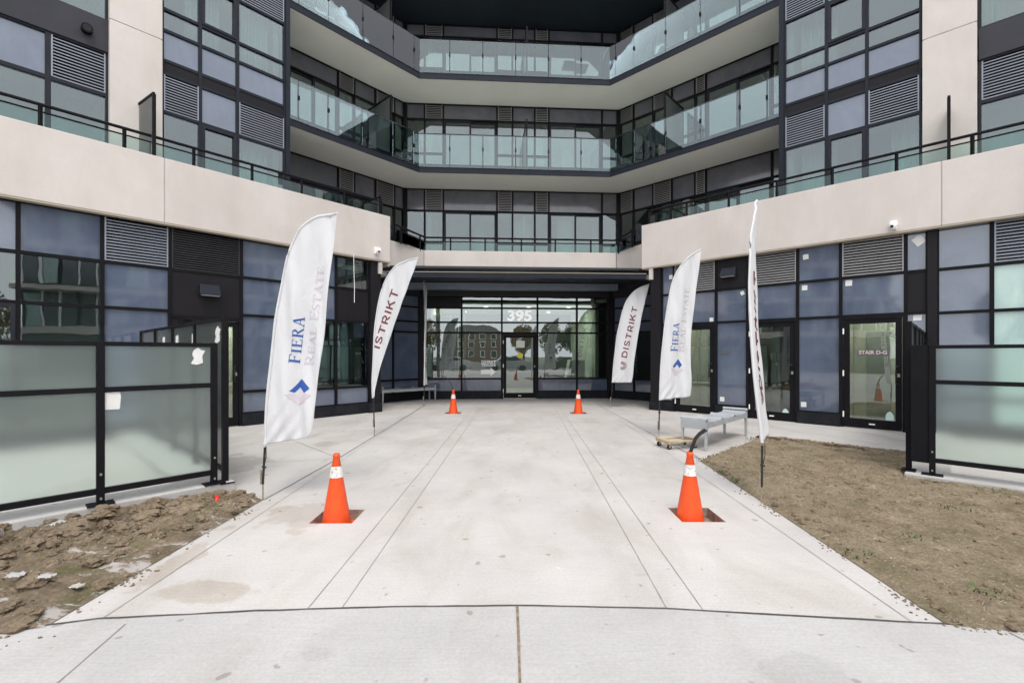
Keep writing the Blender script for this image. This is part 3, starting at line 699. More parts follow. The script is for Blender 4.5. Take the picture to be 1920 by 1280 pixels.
# entrance facade
e5 = lambda k: [(.25, .70, k[4]), (.70, 2.30, k[3]), (2.30, 2.66, k[2]), (2.66, 3.16, k[1]), (3.16, 3.56, k[0])]
ent = bcol(FP, [(797, 865.5), (865.5, 941), (1008, 1082), (1082, 1140)], [e5('Lgggb'), e5('ggggb'), e5('ggggb'), e5('ggggb')], glass='glass_front', lou='slat_dark')
tr = bcol(FP, [(941, 1008)], [[(2.30, 2.66, 'g'), (2.66, 3.16, 'g'), (3.16, 3.56, 'g')]], glass='glass_front')[0]
dM = door(FP, 941, 1008, 2.30, 0, glass='glass_front', label="main entrance door under the number 395")
base(FP, *SX(FP, 790, 941)); base(FP, *SX(FP, 1008, 1147))
mb = MB(); FP.box(mb, *SX(FP, 784, 797), -.2, .05, 0, 3.8); mb.build("steel_column", M['panel'], B)
mb = MB(); FP.box(mb, *SX(FP, 1140, 1150), -.2, .05, 0, 3.8); mb.build("steel_column", M['panel'], B)
mb = MB(); FP.box(mb, -3.4, 3.5, -.25, .02, 3.56, 4.1); mb.build("entrance_header", M['canopy'], B)
for pl, pxs in ((LI, [(738, 787), (706, 738)]), (RI, [(1150, 1188), (1188, 1236)])):
    g_ = [e5('bbbbb'), e5('bbbbb')] if pl is LI else [e5('bbbbb'), e5('bbbgb')]
    bcol(pl, pxs, g_)
    a, b = SX(pl, pxs[0][0] if pl is RI else pxs[1][0], pxs[1][1] if pl is RI else pxs[0][1]); a, b = sorted((a, b))
    base(pl, a, b + .6)
    mb = MB(); pl.box(mb, a, b + .6, -.2, .02, 3.56, 4.0); mb.build("entrance_header", M['canopy'], B)
# canopy ceiling, fascia, inner beam
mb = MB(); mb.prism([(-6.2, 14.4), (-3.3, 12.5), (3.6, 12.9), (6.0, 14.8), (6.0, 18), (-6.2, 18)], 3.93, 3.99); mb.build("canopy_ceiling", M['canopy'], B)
Cn = Plane((-3.42, 12.42), (7.22, .36), 1)
if Cn.n.y > 0: Cn.n = -Cn.n
mb = MB(); Cn.box(mb, 0, 7.2, -.25, .0, 3.66, 3.80); mb.build("canopy_fascia", M['fascia'], B)
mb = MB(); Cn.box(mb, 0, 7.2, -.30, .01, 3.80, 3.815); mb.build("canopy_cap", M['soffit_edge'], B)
mb = MB(); Cn.box(mb, .1, 7.1, -2.75, -2.45, 3.69, 3.90); 
for k in (2.2, 4.4): Cn.box(mb, k, k + .01, -2.45, -2.445, 3.69, 3.90)
mb.build("canopy_beam", M['beamblue'], B)
# precast beams ------------------------------------------------------
def beam(pl, s0, s1, z0, z1, joints, w=.05, tname="precast_beam"):
    mb = MB(); js = [s0] + joints + [s1]
    for i in range(len(js) - 1): pl.box(mb, js[i] + .006 * (i > 0), js[i + 1] - .006 * (i < len(js) - 2), -.45, w, z0, z1)
    pl.box(mb, s0 + .01, s1 - .01, -.40, w - .02, z0 + .01, z1 - .01)
    return mb.build(tname, M['precast'], B, .012)
sLc = LW.s_at(730); sRc = RW.s_at(1204.5)
beam(LW, sLc, 13, 4.07, 5.31, [LW.s_at(308)])
beam(RW, sRc, 13, 3.97, 5.18, [RW.s_at(1765)])
for pl, a, z in ((LW, sLc, 4.07), (RW, sRc, 3.97)):
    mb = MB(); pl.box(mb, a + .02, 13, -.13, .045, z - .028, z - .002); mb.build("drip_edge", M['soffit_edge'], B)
for pl, a, z in ((LW, LWg.s_at(711), 4.05), (RW, RWg.s_at(1222), 3.97)):
    mb = MB(); pl.box(mb, a - .02, a + .09, -.12, .03, z - .34, z - .03); mb.build("trim_block", M['precast'], B, .005)
# side return of the high parapet and the low central parapet
CL = Vector((-2.67, 13.80, 0)); CR = Vector((3.25, 14.17, 0)); eL = LW.P(sLc + .02, -.03, 0); eR = RW.P(sRc + .02, -.03, 0)
def wall_between(a, b, z0, z1, t, m, name, bev=.01):
    d = (b - a).normalized(); n_ = Vector((-d.y, d.x, 0))
    if n_.y < 0: n_ = -n_
    q = [a, b, b + n_ * t, a + n_ * t]
    ar = sum(q[i].x * q[(i + 1) % 4].y - q[(i + 1) % 4].x * q[i].y for i in range(4))
    if ar < 0: q = q[::-1]
    mb = MB(); mb.prism([(v.x, v.y) for v in q], z0, z1); return mb.build(name, m, B, bev)
wall_between(eL, CL, 3.96, 4.70, .3, M['precast'], "precast_parapet")
wall_between(CL + Vector((.006, 0, 0)), CR - Vector((.006, 0, 0)), 3.955, 4.70, .3, M['precast'], "precast_parapet")
wall_between(CR, eR, 3.96, 4.70, .3, M['precast'], "precast_parapet")
# terrace deck
mb = MB(); mb.prism([tuple(LW.P(13, -.46, 0).xy), tuple(LW.P(sLc, -.46, 0).xy), (-2.5, 14.2), (3.1, 14.5), tuple(RW.P(sRc, -.46, 0).xy), tuple(RW.P(13, -.46, 0).xy), (16, 17), (4, 17.6), (-4, 17.4), (-16, 16)][::1], 4.3, 4.45)
mb.build("terrace_deck", M['intfloor'], B)

# ------------------------------------------------------------------ upper facades
def storey(z0, zs, z1):
    """rows: z0..zs glazed, zs..z1 spandrel row"""
    r = lambda t, b: [(z0, zs, b), (zs, z1, t)]
    return r
FZ = [(4.46, 6.52, 7.27), (7.55, 9.68, 10.22), (10.5, 12.55, 12.97)]
for fi, (z0, zs, z1) in enumerate(FZ):
    r = storey(z0, zs, z1)
    r2 = lambda t, b: ([(z0, z0 + .95, b), (z0 + .95, zs, b), (zs, z1, t)])
    c = [(760, 796), (796, 831), (831, 932), (932, 961), (961, 1003), (1003, 1029), (1029, 1129), (1129, 1158)]
    rows = [r2('s', 'g'), r2('l', 'g'), r('s', 'S'), r2('l', 'g'), r2('s', 'g'), r2('l', 'g'), r('s', 'S'), r2('s', 'g')]
    bcol(FP, c, rows, lou='slat_brown', frame='frame', glass='glass')
    cl = [(740, 759), (705, 740), (665, 705), (635, 665), (541, 635)]
    bcol(LU, cl, [r2('s', 'g'), r2('l', 'g'), r2('s', 'g'), r2('l', 'g'), r('s', 'S')], lou='slat_brown')
    cr_ = [(1158.5, 1187), (1187, 1224), (1224, 1259), (1259, 1303), (1303, 1323), (1323, 1447), (1447, 1462)]
    bcol(RU, cr_, [r2('l', 'g'), r2('s', 'g'), r2('l', 'g'), r2('s', 'g'), r2('l', 'g'), r('s', 'S'), r2('s', 'g')], lou='slat_brown')
for p_ in (LU.P(0, 0, 0), RU.P(0, 0, 0)):
    mb = MB(); mb.box(p_.x - .06, p_.x + .06, p_.y - .07, p_.y + .1, 4.46, 7.26); mb.box(p_.x - .06, p_.x + .06, p_.y - .07, p_.y + .1, 7.54, 10.2); mb.box(p_.x - .06, p_.x + .06, p_.y - .07, p_.y + .1, 10.5, 12.96); mb.build("corner_post", M['frame'], B)
# bays
BL = [(4.46, 6.60), (6.60, 7.40), (7.40, 7.67), (7.67, 8.30), (8.30, 8.74), (8.74, 9.72), (9.72, 10.35), (10.35, 10.62), (10.62, 13.2)]
def bayrows(kinds): return [(a, b, k) for (a, b), k in zip(BL, kinds)]
bays = []
for pl, cpx in ((LB, [(535, 446), (446, 376), (376, 304)]), (RB, [(1470, 1549), (1549, 1625), (1625, 1727)])):
    for i, (a, b) in enumerate(cpx):
        kinds = ['glmbgglmg', 'wbmbgwbmg', 'glmbgglmg'][i]
        bays += bcol(pl, [(a, b)], [bayrows(kinds)], frame='fascia', th=.03, fw=.032)
    # corner post
    a, b = (543, 535) if pl is LB else (1461, 1470)
    mb = MB(); pl.box(mb, *SX(pl, a, b), -1.6, .04, 4.46, 13.2); mb.build("bay_corner_post", M['fascia'], B)
# outer part beyond the piers
def shifted(pl, w):
    q = Plane((0, 0), (1, 0), 1); q.o = pl.P(0, w, 0); q.d = pl.d; q.n = pl.n; return q
LO, RO = shifted(LB, -.12), shifted(RB, -.12)
OB = [(4.46, 6.60), (6.60, 7.43)]
OT = [(8.06, 8.9), (8.9, 10.35)]
def outer(pl, sa, sb, low, up, zb):
    dz = zb
    column(pl, sa, sb, [(4.46, 6.60 + dz, low[0]), (6.60 + dz, 7.43 + dz, low[1])], frame='frame_light', th=.035, fw=.04)
    column(pl, sa, sb, [(8.04 + dz, 10.3, up[0]), (10.3, 11.0, up[1])], frame='frame_light', th=.035, fw=.04)
sp_ = LO.s_at(203); outer(LO, sp_, LO.s_at(90), 'gl', 'gb', 0); outer(LO, LO.s_at(90), LO.s_at(90) + 1.1, 'gb', 'gb', 0); outer(LO, LO.s_at(90) + 1.1, LO.s_at(90) + 2.3, 'gb', 'gb', 0); outer(LO, LO.s_at(90) + 2.3, LO.s_at(90) + 3.5, 'gl', 'gb', 0)
sq_ = RO.s_at(1835); outer(RO, sq_, sq_ + 1.15, 'gl', 'gb', -.1)
outer(RO, sq_ + 1.15, sq_ + 2.3, 'gb', 'gb', -.1); outer(RO, sq_ + 2.3, sq_ + 3.5, 'gl', 'gb', -.1)
mb = MB(); LO.box(mb, sp_, sp_ + 6, -.2, .03, 7.43, 8.06); mb.build("metal_band", M['band'], B)
mb = MB(); RO.box(mb, sq_, sq_ + 6, -.2, .03, 7.33, 7.94); mb.build("metal_band", M['band'], B)
# precast piers
for pl, a, b in ((LB, 306, 205), (RB, 1727, 1832)):
    mb = MB(); s0, s1 = SX(pl, a, b)
    pl.box(mb, s0 + .02, s1, -.6, .06, 4.46, 8.02); pl.box(mb, s0 + .02, s1, -.6, .06, 8.035, 13.2); pl.box(mb, s0 + .04, s1 - .02, -.6, .045, 4.5, 13.1)
    mb.build("precast_pier", M['precast'], B, .01)
# upper mass and dark ceiling over the top balcony
bl = LB.P(LB.s_at(543), 0, 0); br = RB.P(RB.s_at(1461), 0, 0)
FL = Vector((-2.90, 14.29, 0)); FR = Vector((3.16, 14.67, 0))
uLc = LU.P(0, -.1, 0); uRc = RU.P(0, -.1, 0)
def ccw(poly):
    ar = sum(poly[i][0] * poly[(i + 1) % len(poly)][1] - poly[(i + 1) % len(poly)][0] * poly[i][1] for i in range(len(poly)))
    return poly if ar > 0 else poly[::-1]
def bal_poly(off=0.0, back=0.0):
    f = [bl - LB.n * off * -1, FL, FR, br]
    lb2 = bl - LB.n * (1.50 + back); rb2 = br - RB.n * (1.50 + back)
    return ccw([tuple(v.xy) for v in (bl, FL, FR, br, rb2, uRc - Vector((0, back, 0)) * -1, uLc + Vector((0, back, 0)), lb2)])
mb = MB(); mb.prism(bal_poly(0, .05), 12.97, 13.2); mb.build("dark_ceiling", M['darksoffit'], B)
mb = MB(); mb.prism(ccw([tuple(v.xy) for v in (LB.P(12, -.2, 0), LB.P(LB.s_at(543), 0, 0), FL, FR, RB.P(RB.s_at(1461), 0, 0), RB.P(12, -.2, 0), Vector((22, 22, 0)), Vector((-22, 22, 0)))]), 13.21, 14.0); mb.build("roof_slab", M['fascia'], B)

# balconies ----------------------------------------------------------
def inter(p, d, q, e):
    k = (d.x * e.y - d.y * e.x); t = ((q.x - p.x) * e.y - (q.y - p.y) * e.x) / k; return p + d * t
def offset_line(w):
    """front line of the balcony moved w metres towards the court: 4 points"""
    a = bl + LB.n * w; b = br + RB.n * w; fn = Vector((.0627, -.998, 0))
    f = FL + fn * w; e = (FR - FL).normalized()
    return a, inter(a, LB.d, f, e), inter(b, RB.d, f, e), b
clipx = {'L': [560, 616, 680, 737, 776], 'C': [843.3, 905.4, 966.9, 1028.4, 1089.5], 'R': [1154.6, 1189, 1248, 1313, 1387, 1438]}
for fi, (zb, ztop) in enumerate(((7.26, 7.53), (10.21, 10.49))):
    A = offset_line(-.03)
    mb = MB(); poly = ccw([tuple(v.xy) for v in (*A, br - RB.n * 1.55, uRc, uLc, bl - LB.n * 1.55)])
    mb.prism(poly, zb + .012, ztop - .02); bal = mb.build("balcony", M['soffit'], B)
    O = offset_line(.0); I = offset_line(-.028)
    for i in range(3):
        mb = MB(); mb.prism(ccw([tuple(v.xy) for v in (O[i], O[i + 1], I[i + 1], I[i])]), zb, ztop); mb.build("fascia", M['fascia'], bal)
    zt = ztop + .93; G0 = offset_line(.008)
    for i, key in enumerate('LCR'):
        a, b = G0[i], G0[i + 1]; e = (b - a).normalized(); L = (b - a).length
        js = [0.0]
        for px in clipx[key]:
            k = (px - 960) / F; t = (k * a.y - a.x) / (e.x - k * e.y)
            if .12 < t < L - .12: js.append(t)
        js.append(L); js = sorted(js)
        nn = Vector((e.y, -e.x, 0))
        if nn.dot(Vector((0, 5, 0)) - a) < 0: nn = -nn
        for j in range(len(js) - 1):
            p, q = a + e * (js[j] + .008), a + e * (js[j + 1] - .008)
            mb = MB(); mb.prism(ccw([tuple(v.xy) for v in (p, q, q + nn * .012, p + nn * .012)]), ztop - .10, zt); mb.build("glass_panel", M['glass_rail'], bal)
        for t in js[1:-1]:
            c = a + e * t; cz = (ztop + zt) / 2 + .02
            mb = MB(); mb.prism(ccw([tuple(v.xy) for v in (c - e * .022 - nn * .02, c + e * .022 - nn * .02, c + e * .022 + nn * .03, c - e * .022 + nn * .03)]), cz - .05, cz + .05)
            mb.prism(ccw([tuple(v.xy) for v in (c - e * .012 - nn * .06, c + e * .012 - nn * .06, c + e * .012 - nn * .02, c - e * .012 - nn * .02)]), ztop - .02, zt)
            mb.build("clip_post", M['frame'], bal)
        mb = MB(); mb.tube([a - nn * .04 + Vector((0, 0, zt + .025)), b - nn * .04 + Vector((0, 0, zt + .025))], .022, 8); mb.build("handrail", M['fascia'], bal)
    # dividing screens
    def divider(base_pt, dirv, z0, z1):
        e = dirv.normalized(); p = Vector((-e.y, e.x, 0)); q0 = base_pt; q1 = base_pt + e * 1.25
        mb = MB()
        for c in (q0, q1): mb.prism(ccw([tuple(v.xy) for v in (c - e * .025 - p * .02, c + e * .025 - p * .02, c + e * .025 + p * .02, c - e * .025 + p * .02)]), z0, z1)
        mb.prism(ccw([tuple(v.xy) for v in (q0 - e * .025 - p * .025, q1 + e * .025 - p * .025, q1 + e * .025 + p * .025, q0 - e * .025 + p * .025)]), z1, z1 + .04)
        d = mb.build("divider", M['frame'], bal)
        mb = MB(); mb.prism(ccw([tuple(v.xy) for v in (q0 + e * .03 - p * .006, q1 - e * .03 - p * .006, q1 - e * .03 + p * .006, q0 + e * .03 + p * .006)]), z0 + .08, z1 - .01); mb.build("frosted_pane", M['frost'], d)
    k = (988 - 960) / F; c0 = FL + (FR - FL).normalized() * ((k * FL.y - FL.x) / ((FR - FL).normalized().x - k * (FR - FL).normalized().y))
    divider(c0 + Vector((.0, .12, 0)), Vector((-.0628, 1, 0)), ztop, ztop + 1.52)
    sL = LB.s_at(737); divider(LB.P(sL, -.12, 0), -LB.n, ztop, ztop + 1.75)
    sR = RB.s_at(1243); divider(RB.P(sR, -.12, 0), -RB.n, ztop, ztop + 1.75)

# guard rails on the parapets ---------------------------------------
def guard(pts, ztop_beam, posts, name_label, dz=.45, glass=True):
    mb = MB(); o_ = empty("guard_rail", (pts[0].x, pts[0].y, ztop_beam))
    tag(o_, name_label, "railing")
    zt = ztop_beam + dz
    for k in range(len(pts) - 1):
        m = MB(); m.tube([pts[k] + Vector((0, 0, zt)), pts[k + 1] + Vector((0, 0, zt))], .028, 10); m.build("top_rail", M['frame'], o_)
        m = MB(); m.tube([pts[k] + Vector((0, 0, zt - .12)), pts[k + 1] + Vector((0, 0, zt - .12))], .015, 8); m.build("lower_rail", M['frame'], o_)
        if glass:
            a, b = pts[k], pts[k + 1]; e = (b - a).normalized(); p = Vector((-e.y, e.x, 0))
            m = MB(); m.prism(ccw([tuple(v.xy) for v in (a - p * .006, b - p * .006, b + p * .006, a + p * .006)]), ztop_beam - .0, zt - .14); m.build("glass_infill", M['glass_guard'], o_)
    for p in posts:
        m = MB(); m.box(p.x - .022, p.x + .022, p.y - .022, p.y + .022, ztop_beam - .05, zt - .02); m.build("post", M['frame'], o_)
    return o_
lg = [LW.P(s, -.22, 0) for s in [sLc + .1 + 1.09 * i for i in range(9)]]
guard([lg[0], LW.P(12, -.22, 0)], 5.31, lg, "black guard rail with glass on top of the left precast beam")
rg = [RW.P(s, -.22, 0) for s in [sRc + .1 + 1.08 * i for i in range(9)]]
guard([rg[0], RW.P(12, -.22, 0)], 5.18, rg, "black guard rail with glass on top of the right precast beam")
c1, c2 = CL + Vector((.02, .12, 0)), CR + Vector((-.02, .12, 0)); e1, e2 = eL + Vector((.2, .12, 0)), eR + Vector((-.2, .14, 0))
guard([e1, c1, c2, e2], 4.70, [e1.lerp(c1, .15), e1.lerp(c1, .8), c1.lerp(c2, .13), c1.lerp(c2, .31), c1.lerp(c2, .5), c1.lerp(c2, .68), c1.lerp(c2, .87), c2.lerp(e2, .2), c2.lerp(e2, .85)], "black guard rail across the low parapet above the entrance", .42, True)
def tscreen(pl, s, z, h, label, L=.85, turn=0):
    o_ = empty("terrace_screen", pl.P(s, -.1, z)); tag(o_, label, "screen")
    if turn:
        q = Plane((0, 0), (1, 0), 1); c_, s_ = math.cos(turn), math.sin(turn); base_ = pl.P(s, -.10, 0)
        q.d = Vector((pl.d.x * c_ - pl.d.y * s_, pl.d.x * s_ + pl.d.y * c_, 0)); q.n = Vector((pl.n.x * c_ - pl.n.y * s_, pl.n.x * s_ + pl.n.y * c_, 0)); q.o = base_ + q.n * .10; pl = q; s = 0
    for w in (-.10, -.10 - L):
        m = MB(); pl.box(m, s - .025, s + .025, w - .025, w + .025, z, z + h); m.build("post", M['frame'], o_)
    m = MB(); pl.box(m, s - .02, s + .02, -.10 - L, -.10, z + h, z + h + .04); m.build("top_rail", M['frame'], o_)
    m = MB(); pl.box(m, s - .006, s + .006, -.10 - L + .03, -.13, z + .05, z + h - .005); m.build("frosted_pane", M['frost'], o_)
tscreen(LW, LW.s_at(291), 5.31, 1.22, "frosted privacy screen standing on the left terrace in front of the beige pier", L=.95, turn=R(9))
tscreen(RW, RW.s_at(1779), 5.18, 1.22, "dark framed privacy screen standing on the right terrace in front of the beige pier")
tscreen(LW, LW.s_at(724) + .12, 5.31, .5, "low frosted screen at the inner end of the left terrace beam")
tscreen(RW, RW.s_at(1255), 5.18, .35, "low frosted screen near the inner end of the right terrace beam")

# ------------------------------------------------------------------ interiors
def inside(pl, s0, s1, z0, z1, depth, cross, dark=False):
    mb = MB(); pl.box(mb, s0, s1, -depth - .1, -depth, z0, z1); mb.build("interior_wall", M['intdark' if dark else 'intwall'], B)
    mb = MB(); pl.box(mb, s0, s1, -depth, -.3, z1 - .12, z1); mb.build("interior_ceiling", M['intwall'], B)
    if z0 > 1: mb = MB(); pl.box(mb, s0, s1, -depth, -.3, z0 - .1, z0); mb.build("interior_floor", M['intfloor'], B)
    for c in cross:
        mb = MB(); pl.box(mb, c - .06, c + .06, -depth, -.35, z0, z1 - .13); mb.build("partition", M['intwall'], B)
inside(LWg, -.6, 12, 0, 3.9, 3.4, [.1, 2.3, 4.2, 7.5]); inside(RWg, -.4, 12, 0, 3.85, 3.4, [.2, 2.2, 3.0, 5.4, 8])
inside(FP, -3.2, 3.3, 0, 3.5, 5.0, [-2.9, 3.1], True)
for z0, z1 in ((4.46, 7.25), (7.55, 10.2), (10.5, 12.95)):
    inside(FP, -3.5, 3.6, z0, z1, 3.5, [.45, -2.9]); inside(LU, .3, 3.75, z0, z1, 2.6, [2.1]); inside(RU, .3, 4.3, z0, z1, 2.6, [1.9])
for pl in (LB, RB):
    for z0, z1 in ((4.46, 7.4), (7.64, 10.35), (10.6, 13.1)):
        inside(pl, .08, 6.8, z0, z1, 2.5, [.2, 3.3])
# curtains on the left
def curtain(pl, s0, s1, z0, z1, w):
    n = 60; vs = []
    for i in range(n + 1):
        s = s0 + (s1 - s0) * i / n; ww = w + .04 * math.sin(i * .9) + .02 * math.sin(i * 2.3)
        vs += [pl.P(s, ww, z0), pl.P(s, ww, z1)]
    mb = MB(); mb.add(vs, [(2 * i, 2 * i + 2, 2 * i + 3, 2 * i + 1) for i in range(n)], 0, True); o = mb.build("curtain", M['curtain'], B)
    o.modifiers.new("s", 'SOLIDIFY').thickness = .004
rr2 = random.Random(11)
for pl, S0, S1 in ((FP, -3.0, 3.2), (LU, .5, 3.6), (RU, .5, 4.1), (LB, .4, 6.5), (RB, .4, 6.5)):
    for z0, z1 in ((4.46, 7.2), (7.6, 10.1), (10.55, 12.9)):
        q = S0
        while q < S1:
            t = rr2.random(); wd = rr2.uniform(.35, .9)
            if t < .45: curtain(pl, q, min(q + wd, S1), z0 + .02, z1 - .16, -rr2.uniform(.35, .6))
            elif t < .75:
                mb = MB(); pl.box(mb, q, q + .35, -1.6, -1.25, z0, z1 - .13); mb.build("interior_column", M['intwall'], B)
            q += wd + rr2.uniform(.3, 1.1)
mb = MB(); mb.box(-24, 24, 21.5, 21.8, -.2, 13.0); mb.build("rear_wall", M['intdark'], B)
mb = MB(); mb.box(-24.3, -24, 8, 21.8, -.2, 13.0); mb.build("rear_wall", M['intdark'], B)
mb = MB(); mb.box(24, 24.3, 8, 21.8, -.2, 13.0); mb.build("rear_wall", M['intdark'], B)
# lamps that are lit in the lobby and behind the glass doors
def ceiling_lamp(p, power, rad=.07):
    mb = MB(); mb.tube([p + Vector((0, 0, .0)), p + Vector((0, 0, .03))], rad, 18); lo = mb.build("ceiling_lamp", M['lamp'], B)
    li = bpy.data.lights.new("ceiling_lamp_light", 'AREA'); li.shape = 'DISK'; li.size = rad * 2; li.energy = power; li.color = (1, .93, .82)
    l_ = bpy.data.objects.new("ceiling_lamp_light", li); col.objects.link(l_); l_.parent = lo; l_.location = (0, 0, -.03)
for s_ in (-2.35, -.9, .75, 2.3): ceiling_lamp(FP.P(s_, -1.6, 3.34), 26)
for s_ in (-1.8, 1.8): ceiling_lamp(FP.P(s_, -3.6, 3.34), 22)
for px in (1303, 1448, 1640): ceiling_lamp(RWg.P(RWg.s_at(px), -1.2, 3.02), 13)
ceiling_lamp(LWg.P(LWg.s_at(410), -1.2, 3.02), 26)
for pl, a, b in ((RWg, 1250, 1360), (RWg, 1395, 1500), (RWg, 1570, 1703), (LWg, 330, 455)):
    s0, s1 = sorted(SX(pl, a, b)); mb = MB(); pl.box(mb, s0, s1, -2.4, -2.3, 0, 3.1); mb.build("vestibule_wall", M['intwall'], B)
    mb = MB(); pl.box(mb, s0, s1, -2.3, -.3, 3.05, 3.15); mb.build("vestibule_ceiling", M['intwall'], B)
    mb = MB(); pl.box(mb, s0 - .09, s0 - .01, -2.3, -.3, 0, 3.1); pl.box(mb, s1 + .01, s1 + .09, -2.3, -.3, 0, 3.1); mb.build("partition", M['intwall'], B)
    mb = MB(); pl.box(mb, s0 + .25, s0 + (s1 - s0) * .62, -2.3, -2.26, 0.01, 2.1); mb.build("inner_door", M['steel'], B)
# entrance lobby furniture seen through the glass
mb = MB(); FP.box(mb, *SX(FP, 861, 871), -.75, -.6, .02, 3.3); mb.build("lobby_column", M['white'], B)
mb = MB(); mb.hexa([FP.P(1.95, -1.3, .01), FP.P(2.75, -1.3, .01), FP.P(2.75, -.7, .01), FP.P(1.95, -.7, .01), FP.P(2.2, -1.3, 1.35), FP.P(2.75, -1.3, 1.35), FP.P(2.75, -.7, 1.35), FP.P(2.2, -.7, 1.35)]); mb.build("lobby_desk", M['white'], B, .01)
curtain(LWg, *sorted(SX(LWg, 640, 668)), .3, 2.5, -.45)
curtain(LWg, *sorted(SX(LWg, 560, 600)), .3, 2.5, -.45)
curtain(FP, -2.85, -1.9, .1, 3.0, -1.0)

# ------------------------------------------------------------------ marks on the building
s395 = FP.s_at(974.5); put_text(FP, "395", s395, 2.885, -.036, .50, M['added_glow'], tr, .016, .86)
# stickers / decals
def patch(pl, px, z, w_, h_, m, parent, rot=0, wo=-.04, name="sticker", notch=False):
    s = pl.s_at(px); c = pl.P(s, wo, z); xd = Vector((-pl.n.y, pl.n.x, 0)); up = Vector((0, 0, 1))
    pts = [(-.5, -.5), (.46, -.5), (.5, .42), (.1, .5), (-.48, .47)] if not notch else [(-.5, -.5), (.5, -.5), (.5, .05), (.3, .35), (0, .5), (-.3, .35), (-.5, .05)]
    cr, sr = math.cos(rot), math.sin(rot); P = []
    for x, y in pts:
        x, y = x * w_, y * h_; P.append(c + xd * (x * cr - y * sr) + up * (x * sr + y * cr))
    n = len(P); mb = MB(); mb.add([p for p in P] + [p + pl.n * .003 for p in P], [tuple(range(n))[::-1], tuple(range(n, 2 * n))] + [(i, (i + 1) % n, n + (i + 1) % n, n + i) for i in range(n)])
    return mb.build(name, m, parent)
def zat(pl, px, py):
    p = pl.P(pl.s_at(px), 0, 0); return EYE + (HY - py) / F * p.y
for px, py, w_, rot in ((1510, 481, .11, .1), (1508, 539, .11, 0), (1591, 530, .12, 0), (1723, 450, .17, .6), (1720, 594, .13, 0), (1506, 758, .11, .05), (1353, 748, .11, 0), (1333, 599, .1, 0), (1391, 549, .09, .4), (1415, 545, .09, 0), (1257, 519, .11, 0)):
    patch(RWg, px, zat(RWg, px, py), w_, w_ * 1.05, M['paper'], B, rot)
for px, par in ((1472, dR2), (1668, dR3)):
    patch(RWg, px, zat(RWg, px, 773 if px < 1500 else 780), .13, .18, M['tealpaper'], par, 0, -.034, notch=True)
pp = patch(RWg, 1636, 1.585, .52, .13, M['intdark'], dR3, 0, -.034, "sign_plate")
put_text(RWg, "STAIR D-G", RWg.s_at(1636), 1.585, -.028, .105, mat("pale rose lettering", (.62, .48, .46), .6), pp, .003, .46)
pp = patch(RWg, 1358, 1.59, .20, .07, M['intdark'], B, 0, -.034, "sign_plate")
put_text(RWg, "ELECTRICAL", RWg.s_at(1358), 1.59, -.028, .03, M['white'], pp, .0, .15) if False else None
pe = ent[1]
patch(FP, 976, zat(FP, 976, 645), .31, .25, M['paper'], dM, 0, -.03, "paper_notice")
m = MB(); c = FP.P(FP.s_at(975), -.03, zat(FP, 975, 666)); xd = Vector((-FP.n.y, FP.n.x, 0)); n = 24
m.add([c + xd * (.095 * math.cos(6.2832 * k / n)) + Vector((0, 0, .095 * math.sin(6.2832 * k / n))) for k in range(n)] + [c + FP.n * .003 + xd * (.095 * math.cos(6.2832 * k / n)) + Vector((0, 0, .095 * math.sin(6.2832 * k / n))) for k in range(n)],
      [tuple(range(n))[::-1], tuple(range(n, 2 * n))] + [(i, (i + 1) % n, n + (i + 1) % n, n + i) for i in range(n)]); m.build("yellow_disc", M['yellow'], dM)
put_text(FP, "DISTRIKT", FP.s_at(916), zat(FP, 916, 679), -.03, .16, M['white'], pe, .003, .50)
put_text(FP, "TRAILSIDE", FP.s_at(916), zat(FP, 916, 684.5), -.03, .12, M['white'], pe, .002, .50)
c = FP.P(FP.s_at(916), -.03, zat(FP, 916, 697)); A_ = [(-.26, -.075), (.07, -.075), (.07, -.14), (.26, 0), (.07, .14), (.07, .075), (-.26, .075)]
m = MB(); n = 7; m.add([c + xd * x + Vector((0, 0, z)) for x, z in A_] + [c + FP.n * .003 + xd * x + Vector((0, 0, z)) for x, z in A_], [tuple(range(n))[::-1], tuple(range(n, 2 * n))] + [(i, (i + 1) % n, n + (i + 1) % n, n + i) for i in range(n)]); m.build("arrow_decal", M['white'], pe)

# wall lights, cameras, vents ---------------------------------------
def wall_light(pl, px, py, label):
    s = pl.s_at(px); z = zat(pl, px, py); o_ = empty("wall_light", pl.P(s, 0, z)); tag(o_, label, "wall light", "black wedge wall lights")
    mb = MB(); a, b = s - .19, s + .19
    mb.hexa([pl.P(a, -.03, z - .1), pl.P(b, -.03, z - .1), pl.P(b, .16, z - .1), pl.P(a, .16, z - .1), pl.P(a + .02, -.03, z + .12), pl.P(b - .02, -.03, z + .12), pl.P(b - .02, .06, z + .12), pl.P(a + .02, .06, z + .12)])
    mb.build("housing", M['fascia'], o_, .012)
    mb = MB(); pl.box(mb, a + .03, b - .03, .0, .14, z - .118, z - .101); mb.build("lens", M['silver'], o_)
wall_light(LWg, 392, 545, "black wedge wall light on the dark panel above the left side door")
wall_light(RWg, 1367, 511, "black wedge wall light on the dark panel between the right hand louvers")
